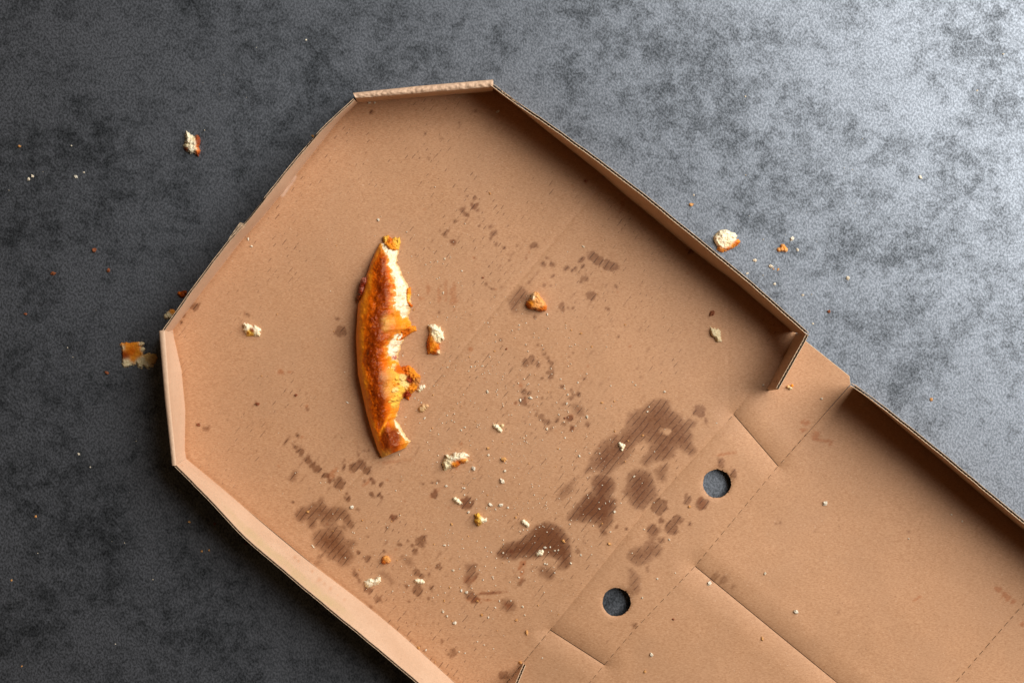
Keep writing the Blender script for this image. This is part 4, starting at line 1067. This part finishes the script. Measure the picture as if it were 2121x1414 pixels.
cr(z4, [('w',180,125,34,1.6,20),('w',290,128,34,1.9,-10),('w',365,155,18),('w',140,155,14),('w',235,172,15,1.6,70),('g',445,258,20,1.4,40),('w',255,285,9),('g',585,82,9),('w',640,22,11),('g',150,25,13),('w',37,68,9),('w',1318,168,15,1.4,20),('w',1478,200,24),('w',1425,92,10),('w',1383,105,9),('g',1350,322,15),('w',1013,328,13),('w',1437,408,13),('g',1425,535,28,1.6,20),('w',2052,490,18,1.8,70),('w',1787,382,13),('w',1893,102,11),('g',945,505,30,1.5,40),('w',833,377,10),('w',693,360,10),('w',643,453,9),('w',752,572,22,1.8,5),('w',806,568,15),('w',855,605,15),('w',890,600,15),('w',312,628,17),('g',295,575,9),('w',750,740,16),('w',772,746,16),('w',1128,650,15),('w',1240,645,10),('w',1238,560,10),('w',1023,735,18),('w',128,570,13),('w',190,618,13),('w',150,608,8),('g',312,733,11),('w',375,718,10),('b',530,745,16),('w',510,825,13),('w',480,885,16,1.5,20),('w',853,836,13),('w',68,808,10),('w',105,910,15),('w',205,878,16,1.6,-20),('w',743,1040,11),('w',1663,630,10),('w',1925,897,16),('w',1770,1097,16),('w',2115,838,11),('w',520,1190,20),('w',275,1130,14),('w',395,1128,14),('w',232,1200,16),('g',90,1275,24,1.6,80),('w',160,1302,17),('w',540,1277,13),('g',453,1330,20),('g',893,1272,11),('g',680,1178,13),('w',820,1234,8)])
cr(z8, [('w',995,128,18,1.6,5),('w',1030,128,11),('g',895,120,11),('w',1160,70,8),('w',1073,360,18,1.6,10),('w',1355,450,15),('w',1440,422,15,1.8,-15),('g',1043,520,15),('w',1150,550,20,1.5,70),('w',1198,568,24),('g',990,645,14,1.9,80),('w',980,745,20),('w',1018,788,16),('w',1090,850,30),('g',735,862,9),('b',640,850,7),('g',1300,648,18),('w',1403,800,15),('w',1467,710,15),('g',1760,940,30,2.0,78),('g',752,1082,22,1.4,60),('w',820,1105,15),('g',905,1215,13),('w',1130,1120,13),('w',1185,1132,11),('w',1300,1025,11),('w',1362,1057,10),('w',1450,1092,9),('w',1377,1168,9),('g',1700,1222,26,1.3,50),('w',1905,1178,10),('w',510,555,11),('g',550,270,10),('w',635,220,8),('w',1545,970,7)])
cr(z7, [('w',272,820,24,1.6,70),('w',370,820,11),('w',640,915,24,1.8,70),('w',757,890,30,2.0,25),('w',830,880,15),('w',630,70,15),('w',365,180,13),('w',580,215,11),('b',485,340,18),('g',348,365,15,1.8,10),('w',238,42,10),('w',275,45,11),('w',88,540,15),('w',130,535,12),('w',215,530,18,1.6,-10),('w',63,585,10),('w',212,622,11),('w',238,610,9),('w',282,585,9),('w',290,612,9),('w',372,620,9),('w',165,480,9),('w',1290,718,15),('w',1097,678,15),('w',1390,620,15),('w',1175,852,18),('w',1165,955,20),('w',1140,785,13),('w',1075,1078,15),('w',940,1240,22),('w',1393,1105,26,1.7,85),('g',1560,945,22,1.7,-5),('g',1700,930,15,2.0,50),('g',1325,165,20,1.5,0),('g',1215,128,15,2.0,45),('g',1445,315,15),('w',1383,340,9),('w',1660,753,13),('w',1603,1008,11),('g',1705,1268,15,1.6,80),('w',995,622,11),('w',750,1050,11),('w',750,1185,11),('w',160,1190,10),('w',155,1215,10),('w',15,1220,16,1.6,0),('w',680,1340,13),('w',685,1378,10),('w',890,1365,12),('w',1145,1340,15),('w',545,1360,10),('w',510,1082,9),('w',1225,1262,11),('w',1265,1205,11),('b',1140,1120,16),('g',1820,68,14)])
cr(z3, [('w',837,300,14),('w',850,258,9),('w',722,857,14),('w',448,933,9),('w',422,1138,11),('w',985,128,16),('w',735,72,12),('w',250,682,15),('g',555,468,12),('g',797,505,14),('g',670,550,11),('w',1433,398,9),('g',1198,1118,18),('w',898,645,8),('w',790,915,7),('g',645,730,10),('w',708,45,9),('w',520,75,9),('w',238,48,8),('w',505,1075,9)])
cr(z6, [('w',270,778,15),('w',205,803,9),('w',428,888,12),('w',222,950,9),('w',258,1085,12),('g',683,180,16,1.7,60),('b',1560,65,22),('w',1210,1285,15,2.0,80),('w',952,1382,12),('w',1015,1365,10),('w',635,1360,8),('w',663,1360,9),('b',620,950,15),('w',1540,665,16,2.2,30),('w',1395,713,7),('g',1920,1380,12)])
cr(z5, [('g',345,880,22),('w',747,838,28,1.4,-20),('w',390,1197,20,2.2,50),('g',843,960,15),('w',460,615,10),('b',1120,940,13),('g',1660,995,18,1.5,60),('w',1815,885,17),('w',1610,645,18),('w',1525,618,13,2.0,90),('w',1775,665,15),('w',1778,725,12),('w',1200,560,7),('w',1385,545,7),('w',75,160,6),('w',1540,172,9),('w',1775,103,18,1.8,5),('w',1748,135,13),('w',1412,25,16,1.9,-50),('w',1575,70,9),('w',1685,60,10),('w',1240,15,9)])
cr(z1, [('w',1312,410,15),('w',940,385,10),('w',1232,445,9),('w',1505,548,15),('w',1257,625,10),('w',1298,795,15),('g',965,985,18,1.7,-60),('w',25,778,11),('g',90,265,11)])
cr(z2, [('w',1370,258,10),('w',1345,328,15),('w',1085,395,9),('w',1303,427,10),('w',840,197,12),('w',1085,905,20,1.8,-45),('w',878,890,12),('w',1340,868,13),('w',1420,940,12,1.9,80),('w',1240,1080,11),('w',1030,955,11),('w',1500,1035,15),('w',800,1307,12),('w',215,725,18,2.6,35),('w',185,383,9),('w',975,675,12),('w',1015,695,9),('w',1048,725,11),('w',863,970,9),('g',1415,795,10),('w',1435,360,9)])
one = (1, 0, 0)
cr(one, [('w',783.5,455,5,2,50),('b',411.5,879,6),('b',533,836,6,1.6,10),('b',613,818,5),('w',514,495,4,2,80),('w',521,510,4,1.6,20),('w',1709,1042,8),('w',1648,1266,8),('w',1585,1187,5),('w',1882,1115,3),('w',1971,1065,3),('w',1993,1079,3),('w',1401,1184,6),('w',1361,1198,7),('w',1330.6,1237,6),('w',1349.5,1355,6),('g',1336,1390,5),('w',1469.5,1207,7),('b',1394.6,1281.6,4),('g',1579,1322,6,2,80),('w',1581,797,4),('w',1702,825,4),('b',1213,375,5),('b',1475,649,9),('w',1031,231,5,1.8,-30),('w',765,212,5),('w',776,213,4),('w',981,970,7,1.3,80),('w',1012,942,4),('g',1044,951,9,1.2,20),('w',1046,975,5),('g',1011,928,5),('w',1040,996,8,1.5,60)])
TBL = [(q[0], q[1], q[2], q[3] * (.58 if q[2] > 1000 else .8)) for q in [('b',195,518,11),('b',110,566,10),('b',225,560,9),('w',67,365,6),('w',59,371,6),('w',157,366,7),('w',174,357,4),('w',148,302,3),('g',40,303,6),('b',53,650,6),('b',221,772,9),('w',140,720,3),('w',163,940,5),('w',187,967,3),('g',74,1069,7),('g',392,1080,8),('b',445,1084,8),('g',418,1141,6),('g',433,1139,7),('b',509,1126,7),('g',24,1201,6),('g',45,1379,5),('w',239,1333,3),('w',78,1145,3),('g',1432,424,9),('w',1641,494,9),('w',1652,517,6),('w',1564,539,8),('w',1597,551,9),('g',1602,557,4),('g',1612,558,5),('w',1756,576,8),('b',1717,645,7),('w',1906,367,8),('g',1929,827,7),('w',1548,566,5),('w',1605,588,6),('w',1437,404,4),('w',1544,200,4),('w',2024,188,4),('w',2078,112,4),('w',1663,611,5),('g',648,282,6),('w',1684,670,4),('w',634,83,4)]]
MARKS = [("the white piece with one brown spot", 520, 684), ("the upright white and golden piece", 900, 703), ("the cone shaped crust chunk", 1110, 625),
 ("the jagged white piece with golden edge", 942, 953), ("the pale piece in the shade", 1481, 692), ("the small yellow and white piece", 993, 1077),
 ("the curved white flake", 770, 1206), ("the round orange nugget", 799, 1159), ("the grainy tan nugget", 876, 845), ("the forked piece in mid floor", 1032, 886),
 ("the white star shaped piece", 1118, 1144), ("the upper round hole", 1485, 1001), ("the lower round hole", 1277, 1246), ("the upper tip of the crust", 806, 495),
 ("the lower tip of the crust", 800, 945), ("the cheese lump of the crust", 862, 785), ("the forked piece on the broadest stain", 1287, 923),
 ("the lower tuck flap", 1080, 1385), ("the upright tuck flap", 1610, 780), ("the long lid slit", 1580, 1290), ("the wrinkled corner wall", 880, 195), ("the bowed corner wall", 370, 820),
 ("the striped stain by the bright wall", 690, 1090), ("the ring of small stains", 1140, 830), ("the long white flake", 1088, 1083), ("the smooth oval flake", 869, 1204), ("the crease between hinge and lid", 1690, 880), ("the far crease of the lid", 2050, 1330), ("the lid wall", 1960, 1000)]
TMARKS = [("the bread piece alone on the table", 398, 297), ("the largest pale piece on the table", 1503, 498), ("the orange triangular flake", 1620, 515), ("the flat browned flake", 275, 735),
 ("the bright wall's outer side", 480, 1110), ("the hinge corner", 1690, 690), ("the top left corner of the picture", 0, 0), ("the top right corner of the picture", 2121, 0), ("the bottom left corner of the picture", 0, 1414), ("the outer side of the wrinkled wall", 880, 180)]
ORD = ["", "second ", "third ", "fourth ", "fifth ", "sixth ", "seventh ", "eighth ", "ninth ", "tenth ", "eleventh ", "twelfth ", "thirteenth ", "fourteenth ", "fifteenth ", "sixteenth ", "seventeenth ", "eighteenth ", "nineteenth ", "twentieth "]
KN = {'w': ("white", "bread_crumb", "small white crumbs"), 'g': ("golden", "crust_crumb", "small golden crumbs"), 'b': ("red-brown", "burnt_crumb", "small burnt crumbs")}
def name_crumbs(items, marks):
    """label of each crumb: its rank of nearness, within its colour, to something one can find"""
    out = [None] * len(items)
    for kind in "wgb":
        ii = [i for i, q in enumerate(items) if q[0] == kind]
        if not ii: continue
        xy = np.array([(items[i][1], items[i][2]) for i in ii])
        mk = np.array([(m[1], m[2]) for m in marks])
        D = np.hypot(xy[:, None, 0] - mk[None, :, 0], xy[:, None, 1] - mk[None, :, 1])
        R = D.argsort(0).argsort(0)
        for j, i in enumerate(ii):
            b = np.lexsort((D[j], R[j]))[0]
            r, d = int(R[j, b]), xy[j] - mk[b]
            side = ("right" if d[0] > 0 else "left") if abs(d[0]) > abs(d[1]) else ("below" if d[1] > 0 else "above")
            col = KN[kind][0]
            od = ORD[r] if r < len(ORD) else ""
            out[i] = "tiny %s crumb %snearest to %s, %s" % (col, od, marks[b][0], {"right": "right of it", "left": "left of it", "below": "below it", "above": "above it"}[side])
    return out
def place(kind, x, y, d, asp, ang, table, i, lab):
    me = crumb_proto(kind, i % 9)
    z = 0.0 if table else EXTRA_Z(x, y)
    o = bpy.data.objects.new(KN[kind][1], me)
    scn.collection.objects.link(o)
    sx = d * S * (asp ** .5) * 1.08; sy = d * S / (asp ** .5) * 1.08; sz = d * S * .85 / (asp ** .25)
    o.scale = (sx, sy, sz)
    o.location = tuple(P(x, y, z + sz * .30))
    a = random.uniform(0, 360) if ang is None else -ang
    o.rotation_euler = (random.uniform(-.15, .15), random.uniform(-.15, .15), math.radians(a))
    o["label"] = lab; o["category"] = "crumb"; o["group"] = KN[kind][2] + (" on the table" if table else " in the box")
uniq = []
for q in CR:
    if all(math.hypot(q[1] - p[1], q[2] - p[2]) > 4.0 for p in uniq):
        uniq.append(q)
CR = uniq
for i, ((k, x, y, d, asp, ang), lb) in enumerate(zip(CR, name_crumbs(CR, MARKS))):
    place(k, x, y, d, asp if asp != 1.0 else random.uniform(1, 1.5), ang, False, i, lb)
for i, ((k, x, y, d), lb) in enumerate(zip(TBL, name_crumbs(TBL, TMARKS))):
    place(k, x, y, d, random.uniform(1, 1.6), None, True, i + 3, lb)

# crumb dust: far too fine to count
def dust(name, mat, pts, lab):
    V, T = [], []
    base = np.array([(0, 0, 1), (.94, 0, -.33), (-.47, .82, -.33), (-.47, -.82, -.33)])
    octa = np.array([(1, 0, 0), (-1, 0, 0), (0, 1, 0), (0, -1, 0), (0, 0, 1), (0, 0, -1)], float)
    of = [(0, 2, 4), (2, 1, 4), (1, 3, 4), (3, 0, 4), (2, 0, 5), (1, 2, 5), (3, 1, 5), (0, 3, 5)]
    for (x, y, r, z) in pts:
        j = octa * (r * S) * (1 + .4 * rs.rand(6, 1)) 
        a = rs.rand() * 6.28
        R = np.array([(math.cos(a), -math.sin(a), 0), (math.sin(a), math.cos(a), 0), (0, 0, .8)])
        n = len(V) * 6
        V.append(P(x, y, z + r * S * .5) + j @ R.T)
        T += [tuple(q + n for q in f) for f in of]
    me = mesh_from(name, np.concatenate(V), None, T)
    return link(name, me, mat, None, lab, "crumb dust", kind="stuff")
def dpts(n, centres, sx, sy, table=False):
    out = []
    while len(out) < n:
        c = centres[rs.randint(len(centres))]
        x, y = c[0] + rs.randn() * sx, c[1] + rs.randn() * sy
        r = .55 + .95 * rs.rand() ** 2.5
        if table:
            out.append((x, y, r * .9, 0.0))
        elif inside(np.array([x]), np.array([y]), [(1040, 215), (1600, 680), (1080, 1300), (960, 1390), (400, 930), (400, 700), (745, 240)])[0]:
            out.append((x, y, r, EXTRA_Z(x, y)))
    return out
dust("crumb_dust", M_CW, dpts(720, [(940, 640), (900, 1200), (1050, 1010), (1180, 1060), (1010, 800), (960, 900), (1100, 870), (1000, 1050), (1080, 1120), (1230, 950), (1130, 720), (880, 560), (700, 1080)], 90, 80), "fine white bread dust over the cardboard floor")
dust("crumb_dust", M_CG, dpts(120, [(1000, 800), (1050, 980), (900, 1150), (1200, 900), (1100, 600), (980, 1250), (600, 700)], 120, 100), "fine golden crust dust over the cardboard floor")
dust("crumb_dust", M_CW, dpts(45, [(150, 380), (250, 720), (1640, 560), (1750, 400), (1560, 480), (500, 250), (250, 1050)], 90, 80, True), "fine pale crumb dust on the grey table")
